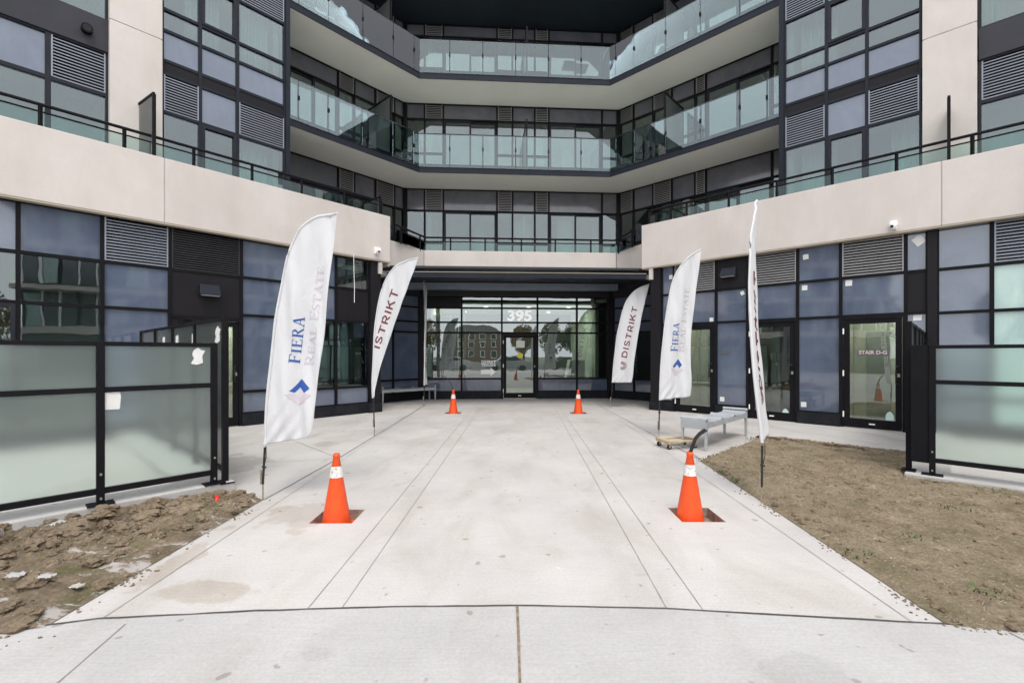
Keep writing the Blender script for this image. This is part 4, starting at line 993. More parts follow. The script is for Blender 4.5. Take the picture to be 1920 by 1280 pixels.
def camera(pt, n_, label, s=1.0):
    o_ = empty("security_camera", pt); tag(o_, label, "security camera", "white security cameras")
    e = Vector((-n_.y, n_.x, 0)); mb = MB()
    mb.prism(ccw([tuple((pt + e * a + n_ * b).xy) for a, b in ((-.05 * s, 0), (.05 * s, 0), (.05 * s, .04 * s), (-.05 * s, .04 * s))]), pt.z - .08 * s, pt.z + .09 * s); mb.build("bracket", M['white'], o_, .008)
    c = pt + n_ * .13 * s + Vector((0, 0, -.02 * s)); mb = MB(); mb.tube([pt + n_ * .04 * s + Vector((0, 0, .05 * s)), pt + n_ * .13 * s + Vector((0, 0, .05 * s)), c + Vector((0, 0, .03))], .022 * s, 10); mb.build("arm", M['white'], o_)
    mb = MB(); pr = [(0.001, c.z - .085 * s), (.04 * s, c.z - .07 * s), (.062 * s, c.z - .035 * s), (.07 * s, c.z), (.07 * s, c.z + .05 * s), (.05 * s, c.z + .075 * s), (.001, c.z + .08 * s)]
    mb.lathe(pr, (c.x, c.y), 20); mb.build("dome", M['white'], o_)
    d = (Vector((0, 4, 0)) - c).normalized(); d.z = -.45; d.normalize()
    mb = MB(); mb.tube([c + d * .05 * s, c + d * .082 * s], .026 * s, 14); mb.build("lens", M['rubber'], o_)
camera(LW.P(LW.s_at(703), .05, 4.30), LW.n, "white security camera near the inner end of the left beam")
camera(RW.P(RW.s_at(1676), .05, zat(RW, 1676, 424)), RW.n, "white dome camera on the right beam above the stair door")
camera(CL.lerp(CR, (973 - 795) / (1155 - 795)) + Vector((0, -.0, 4.10)), Vector((.0627, -.998, 0)), "small white camera on the low parapet above the entrance", .8)
o_ = MB(); s = LO.s_at(162); zc = 7.70
o_.tube([LO.P(s, .03, zc), LO.P(s, .14, zc)], .085, 20); o_.tube([LO.P(s, .141, zc), LO.P(s, .143, zc)], .06, 20, 1); ov = o_.build("vent_cap", [M['frame'], M['void']]); tag(ov, "round black vent cap on the grey band at upper left", "vent")
mb = MB(); p0 = LW.P(LW.s_at(661), .06, 4.09); mb.tube([p0, p0 + Vector((.005, 0, -.4)), p0 + Vector((.02, 0, -.8)), p0 + Vector((.015, .0, -1.22))], .008, 6); tag(mb.build("hanging_cable", M['white']), "thin white cable dangling from the left beam", "cable")
mb = MB(); mb.box(2.25, 3.25, 13.9, 14.5, 12.93, 12.969); tag(mb.build("ceiling_light", [M['intwall']], None, .01), "pale rectangular fitting on the dark ceiling above the top balcony", "ceiling light")

# ------------------------------------------------------------------ frosted fences
def fence(start, u, n_, lens, zc, zt, label, corner_panel=False, mid=True, stickers=(), seam=True):
    o_ = empty("glass_fence", (start[0], start[1], zc)); tag(o_, label, "fence")
    st = Vector((*start, 0)); pos = [0.0]
    for L in lens: pos.append(pos[-1] + L)
    def bx(mb, a0, a1, b0_, b1, z0, z1): mb.prism(ccw([tuple((st + u * a + n_ * b).xy) for a, b in ((a0, b0_), (a1, b0_), (a1, b1), (a0, b1))]), z0, z1)
    panes = []
    for a in pos:
        mb = MB(); bx(mb, a - .03, a + .03, -.03, .03, zc + .012, zt); ps = mb.build("post", M['frame'], o_, .003)
        mb = MB(); bx(mb, a - .10, a + .10, -.07, .07, zc, zc + .012); mb.build("base_plate", M['frame'], ps)
        if zt < 1.8:
            for dz in (.02, .25):
                mb = MB(); bx(mb, a - .008, a + .008, -.045, -.03, zc + dz + .03, zc + dz + .05); mb.build("bolt", M['silver'], ps)
    for i, L in enumerate(lens):
        a, b = pos[i] + .03, pos[i + 1] - .03
        for z0, z1 in (((zt - .045, zt - .002), (1.185, 1.235), (.215, .27)) if mid else ((zt - .04, zt - .002), (.22, .27))):
            mb = MB(); bx(mb, a, b, -.024, .024, z0, z1); mb.build("rail", M['frame'], o_, .003)
        for z0, z1 in (((.27, 1.185), (1.235, zt - .045)) if mid else ((.27, zt - .04),)):
            mb = MB(); bx(mb, a + .004, b - .004, -.005, .005, z0, z1); panes.append(mb.build("frosted_pane", M['frost'], o_))
    if corner_panel:
        mb = MB(); bx(mb, -.20, -.031, -.012, .012, .2, zt); mb.build("end_plate", M['frame'], o_)
    for (pi, t, z, w_, h_, rot) in stickers:
        i = pi // (2 if mid else 1); sg = 1 if n_.dot(Vector((0, 0, 0)) - st) > 0 else -1; c = st + u * (pos[i] + t * lens[i]) + n_ * (.0085 * sg); e = u if u.x > 0 else -u
        pts = [(-.5, -.42), (-.1, -.5), (.36, -.38), (.30, -.02), (.5, .30), (.22, .36), (.02, .5), (-.30, .34), (-.42, .1), (-.28, -.12)] if rot > 1 else [(-.5, -.5), (.44, -.5), (.5, .3), (.4, .5), (-.46, .46)]
        n = len(pts); P = [c + e * (x * w_) + Vector((0, 0, z + y * h_)) for x, y in pts]
        mb = MB(); mb.add(P + [p + n_ * (.002 * sg) for p in P], [tuple(range(n)), tuple(range(n, 2 * n))[::-1]] + [(k, n + k, n + (k + 1) % n, (k + 1) % n) for k in range(n)]); mb.build("sticker", M['paper'], panes[pi])
    return o_
fence((-3.316, 5.06), uL, nL, [.94] * 4, .116, 1.675, "front run of frosted glass fence on the left kerb with torn paper stickers", stickers=[(0, .92, 1.10, .15, .17, 0), (1, .16, 1.53, .13, .19, 2)])
fence((-3.26, 5.17), nL, uL, [1.17] * 4, .10, 1.975, "taller side run of frosted glass fence going back to the left wing", mid=False, stickers=[(0, .2, 1.78, .22, .2, 2), (1, .1, 1.75, .08, .15, 0), (1, .8, 1.75, .15, .15, 0), (2, .5, 1.77, .15, .1, 0)])
fence((5.20, 5.63), uR, nR, [1.35] * 3, .06, 1.665, "front run of frosted glass fence on the right kerb beside the bare soil", corner_panel=True)
fence((5.11, 5.86), nR, uR, [1.05] * 4, .06, 1.975, "taller side run of frosted glass fence going back to the right wing", mid=False)

# ------------------------------------------------------------------ cones
def make_cone(label):
    o_ = empty("traffic_cone", (0, 0, 0)); tag(o_, label, "traffic cone", "orange traffic cones in the paving recesses")
    mb = MB(); mb.box(-.15, .15, -.15, .15, 0, .025); mb.build("cone_base", M['orange'], o_, .01)
    mb = MB(); mb.lathe([(.137, .0255), (.133, .035), (.128, .07), (.060, .48), (.0605, .482), (.029, .672), (.033, .676), (.033, .690), (.026, .708), (.020, .71), (.020, .60)], seg=36); mb.build("cone_body", M['orange'], o_)
    mb = MB(); mb.lathe([(.0755, .488 - .10), (.0790, .492 - .10), (.0640, .60 - .03), (.0605, .60 - .026), (.054, .574)], seg=36)
    prof = []; 
    for z in (.487, .500, .53, .56, .585, .590): prof.append((.128 - (z - .07) * (.068 / .41) + .0045, z))
    mb = MB(); mb.lathe(prof, seg=36); mb.build("reflective_collar", M['conerect'], o_)
    return o_
# body radius follows one straight taper so that collar and body stay concentric
cl_ = ["nearest left orange cone with a scuffed white collar", "nearest right orange cone with a thick black cable sticking out of its top", "far left orange cone with a thin bent cable sticking out of its top", "far right orange cone in front of the entrance windows"]
cone = make_cone(cl_[0])
for i, (x, y, z, rz) in enumerate(((-1.672, 4.335, -.10, .05), (1.72, 4.40, -.10, -.03), (-1.552, 12.03, -.10, 0), (1.75, 12.03, -.10, 0))):
    c = cone if i == 0 else copy_tree(cone)
    c.location = (x, y, z); c.rotation_euler = (0, 0, rz); c["label"] = cl_[i]
mb = MB(); mb.tube([(1.715, 4.40, .45), (1.72, 4.40, .60), (1.735, 4.39, .66), (1.76, 4.38, .74), (1.795, 4.37, .79), (1.85, 4.36, .835)], .012, 10)
mb.tube([(1.725, 4.39, .60), (1.75, 4.38, .67), (1.77, 4.37, .74), (1.81, 4.36, .785), (1.865, 4.35, .825)], .009, 8)
tag(mb.build("electrical_cable", M['rubber']), "thick black cable poking out of the nearest right cone", "cable")
mb = MB(); mb.tube([(-1.552, 12.03, .5), (-1.57, 12.03, .66), (-1.64, 12.02, .82), (-1.72, 12.01, .93), (-1.80, 12.0, .97), (-1.86, 12.0, .975)], .009, 8)
tag(mb.build("electrical_cable", M['rubber']), "thin bent cable poking out of the far left cone", "cable")

# ------------------------------------------------------------------ benches
def make_bench(L=1.92, Wd=.44):
    o_ = empty("metal_bench", (0, 0, 0)); h = .46
    for sx in (-1, 1):
        for sy in (-1, 1):
            mb = MB(); x, y = sx * (L / 2 - .03), sy * (Wd / 2 - .025)
            mb.hexa([(x - .02, y - .018, 0), (x + .02, y - .018, 0), (x + .02, y + .018, 0), (x - .02, y + .018, 0), (x - .036 if sx > 0 else x - .02, y - .022, h), (x + .02 if sx > 0 else x + .036, y - .022, h), (x + .02 if sx > 0 else x + .036, y + .022, h), (x - .036 if sx > 0 else x - .02, y + .022, h)]); mb.build("leg", M['steel'], o_, .003)
    for k in range(3):             # three dished seat pans, each with a rolled rim
        x0 = -L / 2 + .06 + k * (L - .12) / 3; x1 = x0 + (L - .12) / 3
        n = 14; prof = []
        for i in range(n + 1):
            t = i / n; x = x0 + (x1 - x0) * t; e = abs(2 * t - 1); z = h - .02 + .012 * e ** 2 + (.028 * max(0, (e - .86) / .14) ** .7 if (k < 2 or t < .5) or True else 0)
            prof.append((x, z))
        mb = MB(); m = 5; vs = []
        for x, z in prof:
            for j in range(m + 1): vs.append((x, -Wd / 2 + .01 + (Wd - .02) * j / m, z - .006 * math.sin(math.pi * j / m)))
        nv = len(vs); vs += [(a, b, c - .006) for a, b, c in vs]
        fs = []
        for i in range(n):
            for j in range(m):
                q = i * (m + 1) + j; fs.append((q, q + m + 1, q + m + 2, q + 1)); fs.append((nv + q, nv + q + 1, nv + q + m + 2, nv + q + m + 1))
        mb.add(vs, fs, 0, True); mb.build("seat_pan", M['steel'], o_)
    for sy in (-1, 1):
        mb = MB(); y = sy * (Wd / 2 - .006); mb.box(-L / 2 + .02, L / 2 - .02, y - .005, y + .005, h - .10, h - .022); mb.build("side_apron", M['steel'], o_)
    for sx in (-1, 1):
        mb = MB(); xx = sx * (L / 2 - .006); mb.box(xx - .005, xx + .005, -Wd / 2 + .02, Wd / 2 - .02, h - .12, h + .045); mb.build("end_apron", M['steel'], o_)
        mb = MB(); mb.tube([(sx * (L / 2 - .03), -Wd / 2, h + .045), (sx * (L / 2 - .03), Wd / 2, h + .045)], .026, 12); mb.build("rolled_end", M['steel'], o_)
    return o_
bn = make_bench(); bn.location = (3.63, 8.09, 0); bn.rotation_euler = (0, 0, R(45)); tag(bn, "grey metal bench beside the wooden dolly, in front of the right hand doors", "bench", "grey metal benches")
b2 = copy_tree(bn); b2.location = (-3.42, 14.85, 0); b2.rotation_euler = (0, 0, R(40)); b2["label"] = "grey metal bench against the blue glass wall left of the entrance"

# ------------------------------------------------------------------ wooden dolly
o_ = empty("furniture_dolly", (0, 0, 0)); tag(o_, "low wooden dolly on black casters under the end of the right bench", "dolly")
mb = MB(); mb.box(-.28, .28, -.20, -.10, .115, .14); mb.box(-.28, .28, .10, .20, .115, .14); mb.box(-.28, -.18, -.099, .099, .115, .14); mb.box(.18, .28, -.099, .099, .115, .14); mb.build("deck", M['wood'], o_, .004)
mb = MB(); mb.box(-.28, -.20, -.19, .19, .088, .114); mb.box(.20, .28, -.19, .19, .088, .114); mb.build("batten", M['wood'], o_, .003)
for sx in (-1, 1):
    for sy in (-1, 1):
        x, y = sx * .24, sy * .15; mb = MB(); mb.tube([(x, y - .016, .037), (x, y + .016, .037)], .036, 18); cs = mb.build("caster", M['rubber'], o_)
        mb = MB(); mb.box(x - .015, x + .015, y - .022, y - .018, .03, .087); mb.box(x - .015, x + .015, y + .018, y + .022, .03, .087); mb.build("fork", M['silver'], cs)
o_.location = (2.76, 7.62, 0); o_.rotation_euler = (0, 0, R(14))

# ------------------------------------------------------------------ flags
def flag(label, base_px, base_py, pole, left, right, name="feather_flag", amp=.025, texts=(), yaw=0, seed=0, bow=0, lean=0, span=.6, tip=0):
    """outlines are measured in metres from the foot of the pole in the flag's own plane; yaw turns the plane about the pole"""
    Y = F * EYE / (base_py - HY); X = (base_px - 960) / F * Y
    def m2(p): return ((p[0] - base_px) / F * Y, EYE + (HY - p[1]) / F * Y)
    L = [m2(p) for p in left] if not yaw else left; Rr = [m2(p) for p in right] if not yaw else right; Pl = [m2(p) for p in pole] if not yaw else pole
    o_ = empty(name, (X, Y, 0)); tag(o_, label, "flag", "white feather flags on poles")
    cy, sy = math.cos(yaw), math.sin(yaw)
    zb, ztop = L[0][1], L[-1][1]
    def ripple(x, z):
        k = (z - zb) / (ztop - zb)
        v = amp * (.9 * math.sin(x * 17 - z * 2.6 + seed) + .5 * math.sin(x * 31 + z * 4.1 + seed * 2) * (1 - .5 * k) + .5 * noise.noise((x * 5, z * 1.6, seed)))
        v += amp * 1.1 * math.sin((x * 42 - (z - zb) * 30)) * math.exp(-((z - zb) ** 2 + x * x) / .08)
        return v * min(1, .15 + abs(x) * 3) + bow * math.sin(math.pi * max(0, min(1, x / span))) * (.75 + .5 * noise.noise((z * 1.3, seed, 4))) + lean * math.sin(math.pi * max(0, min(1, (z - zb) / (ztop - zb)))) + (tip if z > zb else 0) * (z - zb) / (ztop - zb)
    def W3(x, z, off=0): 
        d = ripple(x, z) + off
        return Vector((X + x * cy - d * -sy, Y + x * sy - d * cy, z))
    def sample(c, n):
        ds = [0]
        for i in range(1, len(c)): ds.append(ds[-1] + math.hypot(c[i][0] - c[i - 1][0], c[i][1] - c[i - 1][1]))
        # catmull-rom for smoothness
        out = []
        for k in range(n + 1):
            t = ds[-1] * k / n; i = max(j for j in range(len(ds)) if ds[j] <= t + 1e-9); i = min(i, len(c) - 2)
            u = (t - ds[i]) / max(1e-9, ds[i + 1] - ds[i]); p0 = c[max(i - 1, 0)]; p1 = c[i]; p2 = c[i + 1]; p3 = c[min(i + 2, len(c) - 1)]
            f = lambda a, b, cc, d: .5 * (2 * b + (cc - a) * u + (2 * a - 5 * b + 4 * cc - d) * u * u + (3 * b - 3 * cc + d - a) * u ** 3)
            out.append((f(p0[0], p1[0], p2[0], p3[0]), f(p0[1], p1[1], p2[1], p3[1])))
        return out
    nv, nu = 90, 26; a, b = sample(L, nv), sample(Rr, nv); mb = MB(); vs = []
    for j in range(nv + 1):
        for i in range(nu + 1):
            t = i / nu; x = a[j][0] + (b[j][0] - a[j][0]) * t; z = a[j][1] + (b[j][1] - a[j][1]) * t; vs.append(W3(x, z))
    mb.add(vs, [(j * (nu + 1) + i, j * (nu + 1) + i + 1, (j + 1) * (nu + 1) + i + 1, (j + 1) * (nu + 1) + i) for j in range(nv) for i in range(nu)], 0, True)
    cl = mb.build("flag_cloth", M['cloth'], o_); cl.modifiers.new("s", 'SOLIDIFY').thickness = .0015
    mb = MB(); pp = sample(L, 40); mb.tube([W3(x, z, .0) for x, z in pp], [.016] * 20 + [.013] * 21, 8); mb.build("pole_sleeve", M['cloth'], o_)
    p0, p1 = Pl[0], Pl[-1]
    mb = MB(); h0 = .27; mb.tube([Vector((X, Y, h0 - .1)), W3(*p1)], .012, 8); mb.build("pole", M['pole'], o_)
    mb = MB(); mb.tube([Vector((X, Y, -.02)), Vector((X, Y, h0 - .05))], .008, 8); mb.tube([Vector((X - .02, Y, h0 - .10)), Vector((X - .02, Y, h0 + .05))], .011, 8); mb.build("stake", M['stake'], o_)
    mb = MB(); z = p1[1] - .12; pm = W3(*p1); mb.tube([pm + Vector((.0, -.012, -.20)), pm + Vector((.022, -.014, -.1)), pm + Vector((.02, -.012, .02))], .004, 6); mb.tube([pm + Vector((-.025, -.01, -.2)), pm + Vector((.02, -.014, -.21))], .009, 8); mb.build("tie_cord", M['rubber'], o_)
    for (quads, width, P0, P1, hgt, matn, pxmode) in texts:
        a0 = m2(P0) if pxmode else P0; a1 = m2(P1) if pxmode else P1
        dv = Vector((a1[0] - a0[0], a1[1] - a0[1])); Ln = dv.length; dx = dv / Ln; up = Vector((-dx.y, dx.x)); hh = hgt / F * Y if pxmode else hgt
        for side in ((1, -1)):
            mb = MB()
            for qi, q in enumerate(quads):
                # subdivide each quad so print follows the folds
                cs = [Vector(a0) + dx * (p[0] / width * Ln) + up * (p[1] * hh) for p in q]
                n = 4
                g_ = []
                for i in range(n + 1):
                    for j in range(n + 1):
                        u, v = i / n, j / n; p = (cs[0] * (1 - u) + cs[3] * u) * (1 - v) + (cs[1] * (1 - u) + cs[2] * u) * v
                        g_.append(W3(p.x, p.y, side * (.004 + .00003 * (qi % 7))))
                mb.add(g_, [(i * (n + 1) + j, i * (n + 1) + j + 1, (i + 1) * (n + 1) + j + 1, (i + 1) * (n + 1) + j) for i in range(n) for j in range(n)], 0, True)
            mb.build("printed_logo" if (quads is DLOGO or len(quads) < 8) else "printed_lettering", M[matn], cl)
    return o_
wF, lF = word("FIERA", SERIF, .10, .86); wR, lR = word("REAL ESTATE", SERIF, .07, .84)
kx = word("REAL", SERIF, .07, .84)[1] + .2; wR1 = [q for q in wR if q[0][0] < kx]; wR2 = [q for q in wR if q[0][0] >= kx]
wD, lD = word("DISTRIKT", SANS, .22); wI, lI = word("ISTRIKT", SANS, .22)
def logo_quads(outer=True):
    # notched diamond in a unit square: blue chevron above, pale one below
    if outer: return [[(0, .5), (.5, 1), (.62, .72), (.26, .36)][::1], [(.5, 1), (1, .5), (.74, .24), (.62, .72)]]
    return [[(0, .38), (.18, .26), (.5, .0), (.5, 0)]]
BLUE = [[(.05, .60), (.42, 1.0), (.62, .82), (.25, .42)], [(.62, .82), (.42, 1.0), (.78, .97), (.82, .92)], [(.25, .42), (.62, .82), (.62, .82), (.40, .34)]]
BLUE = [[(.16, .46), (.56, .90), (.50, .60), (.30, .40)], [(.56, .90), (.86, .56), (.66, .40), (.50, .60)]]
MAUV = [[(.02, .34), (.27, .38), (.50, .22), (.44, -.06)], [(.50, .22), (.68, .38), (.94, .32), (.44, -.06)]]
CHEV = [arc(0, .5, .22, .22, -90, 90, 8), arc(0, .5, .38, .36, -90, 90, 10), arc(0, .5, .54, .50, -90, 90, 12)]
def d_logo():
    out = []
    for c in CHEV:
        for q in strip([(c[0][0] - .22, c[0][1])] + c + [(c[-1][0] - .22, c[-1][1])], .075): out.append([(p.x + .3, p.y) for p in q])
    return out
DLOGO = d_logo()
# 1: large flag on the left
flag("largest flag, on the left, with blue FIERA and pale REAL ESTATE lettering", 493, 937, [(493, 937), (497, 838)],
     [(497, 833), (499, 770), (504, 710), (511, 640), (520, 570), (532, 505), (549, 452), (575, 420), (603, 404), (633, 400)],
     [(575, 820), (587, 808), (592, 760), (600, 700), (609, 630), (616, 560), (622, 500), (627, 455), (630, 425), (633, 400)], amp=.030, seed=1,
     texts=[(wF, lF, (561.5, 682), (571, 595), 20, 'blue', True), (wR1, lR, (586, 686), (608, 500), 17.5, 'mauve', True), (wR2, lR, (586, 686), (608, 500), 17.5, 'mauve', True),
            (BLUE, 1, (535, 757), (588, 757), 52, 'blue', True), (MAUV, 1, (535, 757), (588, 757), 52, 'mauve', True)])
# 2: curled flag, left
flag("flag left of the entrance curled at the foot with maroon STRIKT letters showing", 702, 817, [(702, 817), (700, 746)],
     [(699, 746), (698, 715), (700, 670), (702, 625), (708, 575), (720, 530), (738, 503), (760, 489), (785, 484)],
     [(702, 744), (705, 722), (716, 680), (727, 648), (740, 606), (753, 568), (764, 540), (775, 512), (785, 484)], amp=.03, seed=3,
     texts=[(wI, lI, (712, 654), (748, 546), 13.5, 'maroon', True)])
# 4: far right
flag("farthest right flag with maroon DISTRIKT lettering beside the entrance", 1146, 765, [(1146, 765), (1148, 719)],
     [(1148, 717), (1150, 690), (1153, 660), (1157, 628), (1163, 600), (1171, 572), (1183, 552), (1198, 540), (1217, 533)],
     [(1184, 717), (1187, 700), (1190, 672), (1194, 645), (1199, 615), (1204, 588), (1209, 566), (1213, 550), (1217, 533)], amp=.02, seed=5,
     texts=[(wD, lD, (1175, 671), (1195.5, 576), 10.5, 'maroon', True), (DLOGO, .9, (1162, 692), (1174, 693), 14, 'maroon', True)])
# 5: right, lettered
flag("right hand flag in front of the doors with blue FIERA and pale REAL ESTATE lettering", 1235.5, 823, [(1235.5, 823), (1236.5, 752)],
     [(1237, 750), (1238, 715), (1241, 670), (1246, 620), (1252, 575), (1260, 535), (1270, 508), (1290, 483), (1315, 467)],
     [(1295, 743), (1296, 715), (1294, 680), (1295, 640), (1299, 595), (1304, 555), (1308, 525), (1312, 495), (1315, 467)], amp=.028, seed=8,
     texts=[(wF, lF, (1270, 659), (1273, 606), 13, 'blue', True), (wR1, lR, (1283, 660), (1293.5, 540), 11, 'mauve', True), (wR2, lR, (1283, 660), (1293.5, 540), 11, 'mauve', True),
            (BLUE, 1, (1257, 703), (1283, 703), 34, 'blue', True), (MAUV, 1, (1257, 703), (1283, 703), 34, 'mauve', True)])
# edge-on flags: real size, plane turned nearly along the line of sight
gl_ = [(.01, .60), (.02, 1.0), (.05, 1.5), (.11, 2.0), (.20, 2.45), (.33, 2.75), (.52, 2.97), (.74, 3.10)]
gr_ = [(.50, .62), (.53, .95), (.56, 1.35), (.60, 1.8), (.64, 2.2), (.68, 2.55), (.71, 2.85), (.74, 3.10)]
def scl(c, k, dz=0): return [(x, z * k + dz) for x, z in c]
gT = [(wD, lD, (.42, 1.15), (.56, 2.45), .26, 'maroon', False), (DLOGO, .9, (.28, 1.0), (.40, 1.01), .15, 'maroon', False)]
flag("tall flag standing edge-on in the bare soil at right with slivers of maroon letters", 1428, 943, [(0, 0), (.01, .60)], scl(gl_, 1.10, -.03), scl(gr_, 1.10, -.03), yaw=R(54), amp=.012, bow=.015, lean=-.05, tip=-.14, seed=2,
     texts=gT)
flag("thin edge-on white flag standing at the left end of the entrance windows", 795, 762.5, [(0, 0), (.01, .6)], scl(gl_, 1.28, -.14), scl(gr_, 1.28, -.14), yaw=R(101), amp=.02, bow=.09, seed=4, texts=gT)

# ------------------------------------------------------------------ litter
mb = MB(); x, y = gp(405, 943, .03)
for k, (a, b) in enumerate(((-.03, .02), (.0, .03), (.02, -.01), (.03, -.03))): pass
mb.tube([(x - .03, y + .03, .075), (x - .005, y + .02, .09), (x + .012, y, .075), (x + .015, y - .02, .05), (x - .005, y - .04, .035)], [.012, .02, .022, .02, .012], 8)
tag(mb.build("red_rag", M['red']), "crumpled bright red scrap lying on the churned soil", "rag")
def scrap(px, py, z, s, label, seed, m='plastic'):
    x, y = gp(px, py, z); r = random.Random(seed); mb = MB(); n = 9; vs = []
    for j in range(n):
        for i in range(n):
            u, v = (i / (n - 1) - .5), (j / (n - 1) - .5); k = 1 - .3 * r.random() * (abs(u) > .4 or abs(v) > .4)
            vs.append((x + u * s * 1.5 * k, y + v * s * k, z + .25 * s * abs(noise.noise((u * 4 + seed, v * 4, 2))) + .06 * s * r.random()))
    mb.add(vs, [(j * n + i, j * n + i + 1, (j + 1) * n + i + 1, (j + 1) * n + i) for j in range(n - 1) for i in range(n - 1)], 0, True)
    o = mb.build("plastic_scrap", M[m]); o.modifiers.new("s", 'SOLIDIFY').thickness = .002; tag(o, label, "litter", "white plastic scraps on the soil")
scrap(118, 982, .09, .14, "crumpled white plastic against the left kerb, largest of the scraps", 1)
scrap(88, 1080, .10, .07, "small white plastic scrap on the soil heap at lower left", 2)
scrap(30, 1078, .10, .08, "white strip of plastic at the left edge of the soil heap", 3)
scrap(145, 1098, .05, .06, "flat pale chip on the soil nearest the walkway", 4, 'pebble')

# ------------------------------------------------------------------ street behind the viewer (mirrored in the glazing)
def house(x, y, label):
    o_ = empty("brick_house", (x, y, 0)); tag(o_, label, "house", "brick houses across the street")
    mb = MB(); mb.box(x - 6, x + 6, y - 9, y, -.2, 7.2); mb.build("wall", M['brick'], o_)
    mb = MB(); mb.hexa([(x - 6.4, y - 9.4, 7.2), (x + 6.4, y - 9.4, 7.2), (x + 6.4, y + .4, 7.2), (x - 6.4, y + .4, 7.2), (x - 3, y - 5.2, 9), (x + 3, y - 5.2, 9), (x + 3, y - 4, 9), (x - 3, y - 4, 9)]); mb.build("roof", M['roof'], o_)
    for fx in (-4.2, -1.4, 1.4, 4.2):
        for z in (.9, 3.2, 5.3):
            mb = MB(); mb.box(x + fx - .7, x + fx + .7, y - .02, y + .06, z, z + 1.6); w = mb.build("window", M['white'], o_)
            mb = MB(); mb.box(x + fx - .58, x + fx + .58, y + .05, y + .08, z + .12, z + 1.48); mb.build("pane", M['card'], w)
for i, x in enumerate((-42, -22, 3.5, 40)): house(x, -82 - (i % 2) * 2, ["brick house at the far left of the row", "second brick house of the row", "third brick house of the row", "last brick house of the row"][i] + " across the street")
def car(x, y, m, label):
    o_ = empty("parked_car", (x, y, -.12)); tag(o_, label, "car", "cars parked across the street")
    pr = [(-2.2, .25), (-2.25, .7), (-2.0, .95), (-1.2, 1.02), (-.6, 1.45), (.8, 1.48), (1.5, 1.05), (2.15, .92), (2.25, .6), (2.2, .25)]
    n = len(pr); mb = MB(); mb.add([(x + a, y - .85, b - .12) for a, b in pr] + [(x + a, y + .85, b - .12) for a, b in pr], [tuple(range(n)), tuple(range(n, 2 * n))[::-1]] + [(i, n + i, n + (i + 1) % n, (i + 1) % n) for i in range(n)]); mb.build("body", m, o_, .06)
    mb = MB(); mb.add([(x - 1.05, y + .86, .93), (x + 1.3, y + .86, .93), (x + .72, y + .86, 1.28), (x - .52, y + .86, 1.28)], [(0, 1, 2, 3)]); mb.build("window", M['card'], o_)
    for a in (-1.4, 1.4):
        for b in (-.8, .8): mb = MB(); mb.tube([(x + a, y + b - .1, .2), (x + a, y + b + .1, .2)], .32, 16); mb.build("wheel", M['rubber'], o_)
car(-2.6, -14, M['carw'], "white car parked across the street"); car(3.4, -14.3, M['steel'], "pale car parked opposite the entrance"); car(9.5, -14.2, M['card'], "dark car parked across the street")
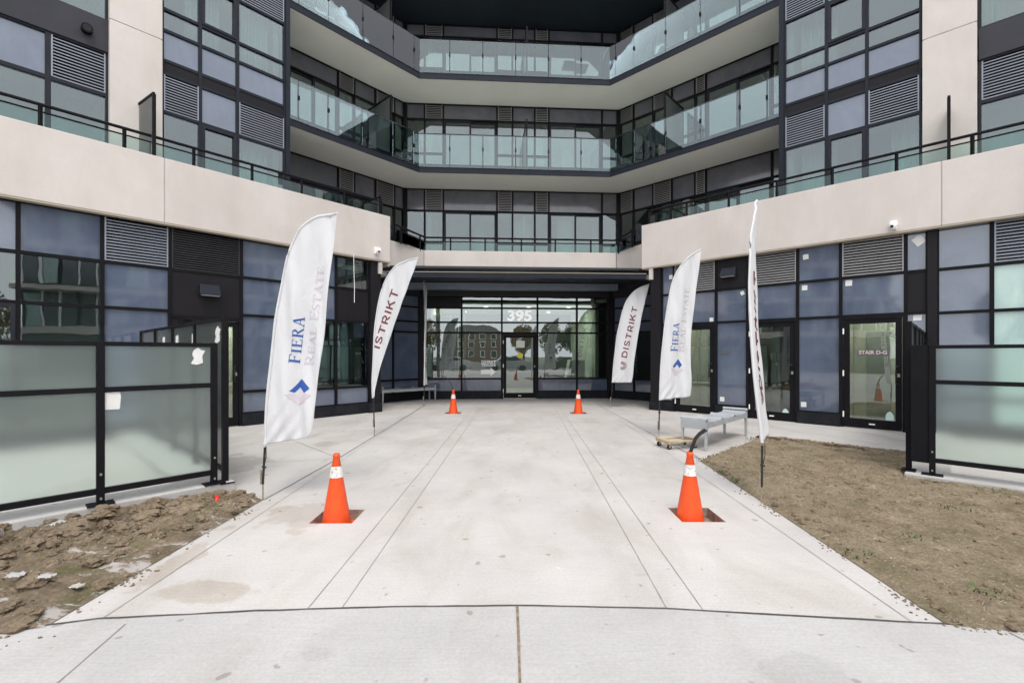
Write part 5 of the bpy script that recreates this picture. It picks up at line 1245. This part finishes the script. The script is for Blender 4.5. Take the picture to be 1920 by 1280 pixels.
def tower(p0, p1, label):
    a, b = Vector((*p0, 0)), Vector((*p1, 0)); o_ = empty("neighbouring_block", p0 + (0,)); tag(o_, label, "building")
    pl = Plane(p0, ((b - a).x, (b - a).y), 1)
    if pl.n.dot(Vector((0, 8, 0)) - a) < 0: pl.n = -pl.n
    L = (b - a).length
    mb = MB(); pl.box(mb, 0, L, -9, 0, -.2, 12.2); mb.build("wall", M['intdark'], o_)
    mb = MB(); pl.box(mb, -1.6, L, -9, 1.5, 12.2, 12.7); mb.build("roof", M['soffit'], o_)
    for k in range(4):
        z = 3.2 + k * 3.0 - .2
        mb = MB(); pl.box(mb, -.05, L, 0, .12 + (1.3 if k % 2 else 0), z, z + (.28 if k % 2 else .55)); mb.build("floor_band", M['precast'], o_)
        n = int(L / .95)
        for i in range(n):
            s0 = i * L / n
            mb = MB(); pl.box(mb, s0, s0 + .13, 0, .09, z + .55, z + 3.0 if k < 3 else 12.2); mb.build("pier", M['white'] if (i + k) % 3 else M['frame_light'], o_)
            mb = MB(); pl.box(mb, s0 + .16, s0 + L / n - .06, .01, .04, z + .6, min(z + 2.8, 12.1)); mb.build("window", M['film'] if (i * 7 + k * 3) % 5 == 0 else M['spandrel_dark'], o_)
tower((18.5, -15.5), (24.5, 0), "far block of the building, mirrored in the left wing's glazing")
tower((-20.5, -15.5), (-25.5, 0), "far block of the building, mirrored in the right wing's glazing")
def tree(x, y, h, m, label, seed):
    o_ = empty("street_tree", (x, y, -.2)); tag(o_, label, "tree", "trees across the street"); r = random.Random(seed)
    mb = MB(); mb.tube([(x, y, -.2), (x + .1, y, h * .35), (x, y, h * .8)], [.16, .12, .03], 8)
    for k in range(6):
        a = r.random() * 6.28; mb.tube([(x, y, h * (.3 + .07 * k)), (x + math.cos(a) * h * .22, y + math.sin(a) * h * .22, h * (.5 + .07 * k))], [.06, .02], 6)
    mb.build("trunk", M['bark'], o_); mb = MB()
    for k in range(3200):
        v = Vector((r.gauss(0, 1), r.gauss(0, 1), r.gauss(0, 1))).normalized() * r.random() ** .4
        p = Vector((x + v.x * h * .3, y + v.y * h * .3, h * .65 + v.z * h * .36))
        if noise.noise(p * .9) < -.12: continue
        a = Vector((r.gauss(0, 1), r.gauss(0, 1), r.gauss(0, 1))).normalized(); b = a.orthogonal().normalized(); s = r.uniform(.1, .2)
        mb.add([p - a * s, p + b * s * .5, p + a * s, p - b * s * .5], [(0, 1, 2, 3)])
    mb.build("crown", m, o_)
for i, (x, y, h, m) in enumerate(((-19, -24, 7, 'leaf'), (-5.5, -26, 6, 'leaf'), (10, -24, 5.4, 'leaf2'), (26, -25, 7, 'leaf'), (-32, -24, 8, 'leaf2'), (6.6, -25, 5.2, 'leaf'), (13, -25, 5.6, 'leaf2'), (16.5, -26, 5.8, 'leaf2'))):
    tree(x, y, h, M[m], ["orange tree beyond the left end of the parked cars", "orange tree opposite the entrance", "green tree beyond the dark parked car", "orange tree at the right end of the street", "green tree at the left end of the street", "yellowing tree directly opposite the entrance door", "dark green tree between two other green trees across the street", "dark green tree rightmost of the green group across the street"][i], i)
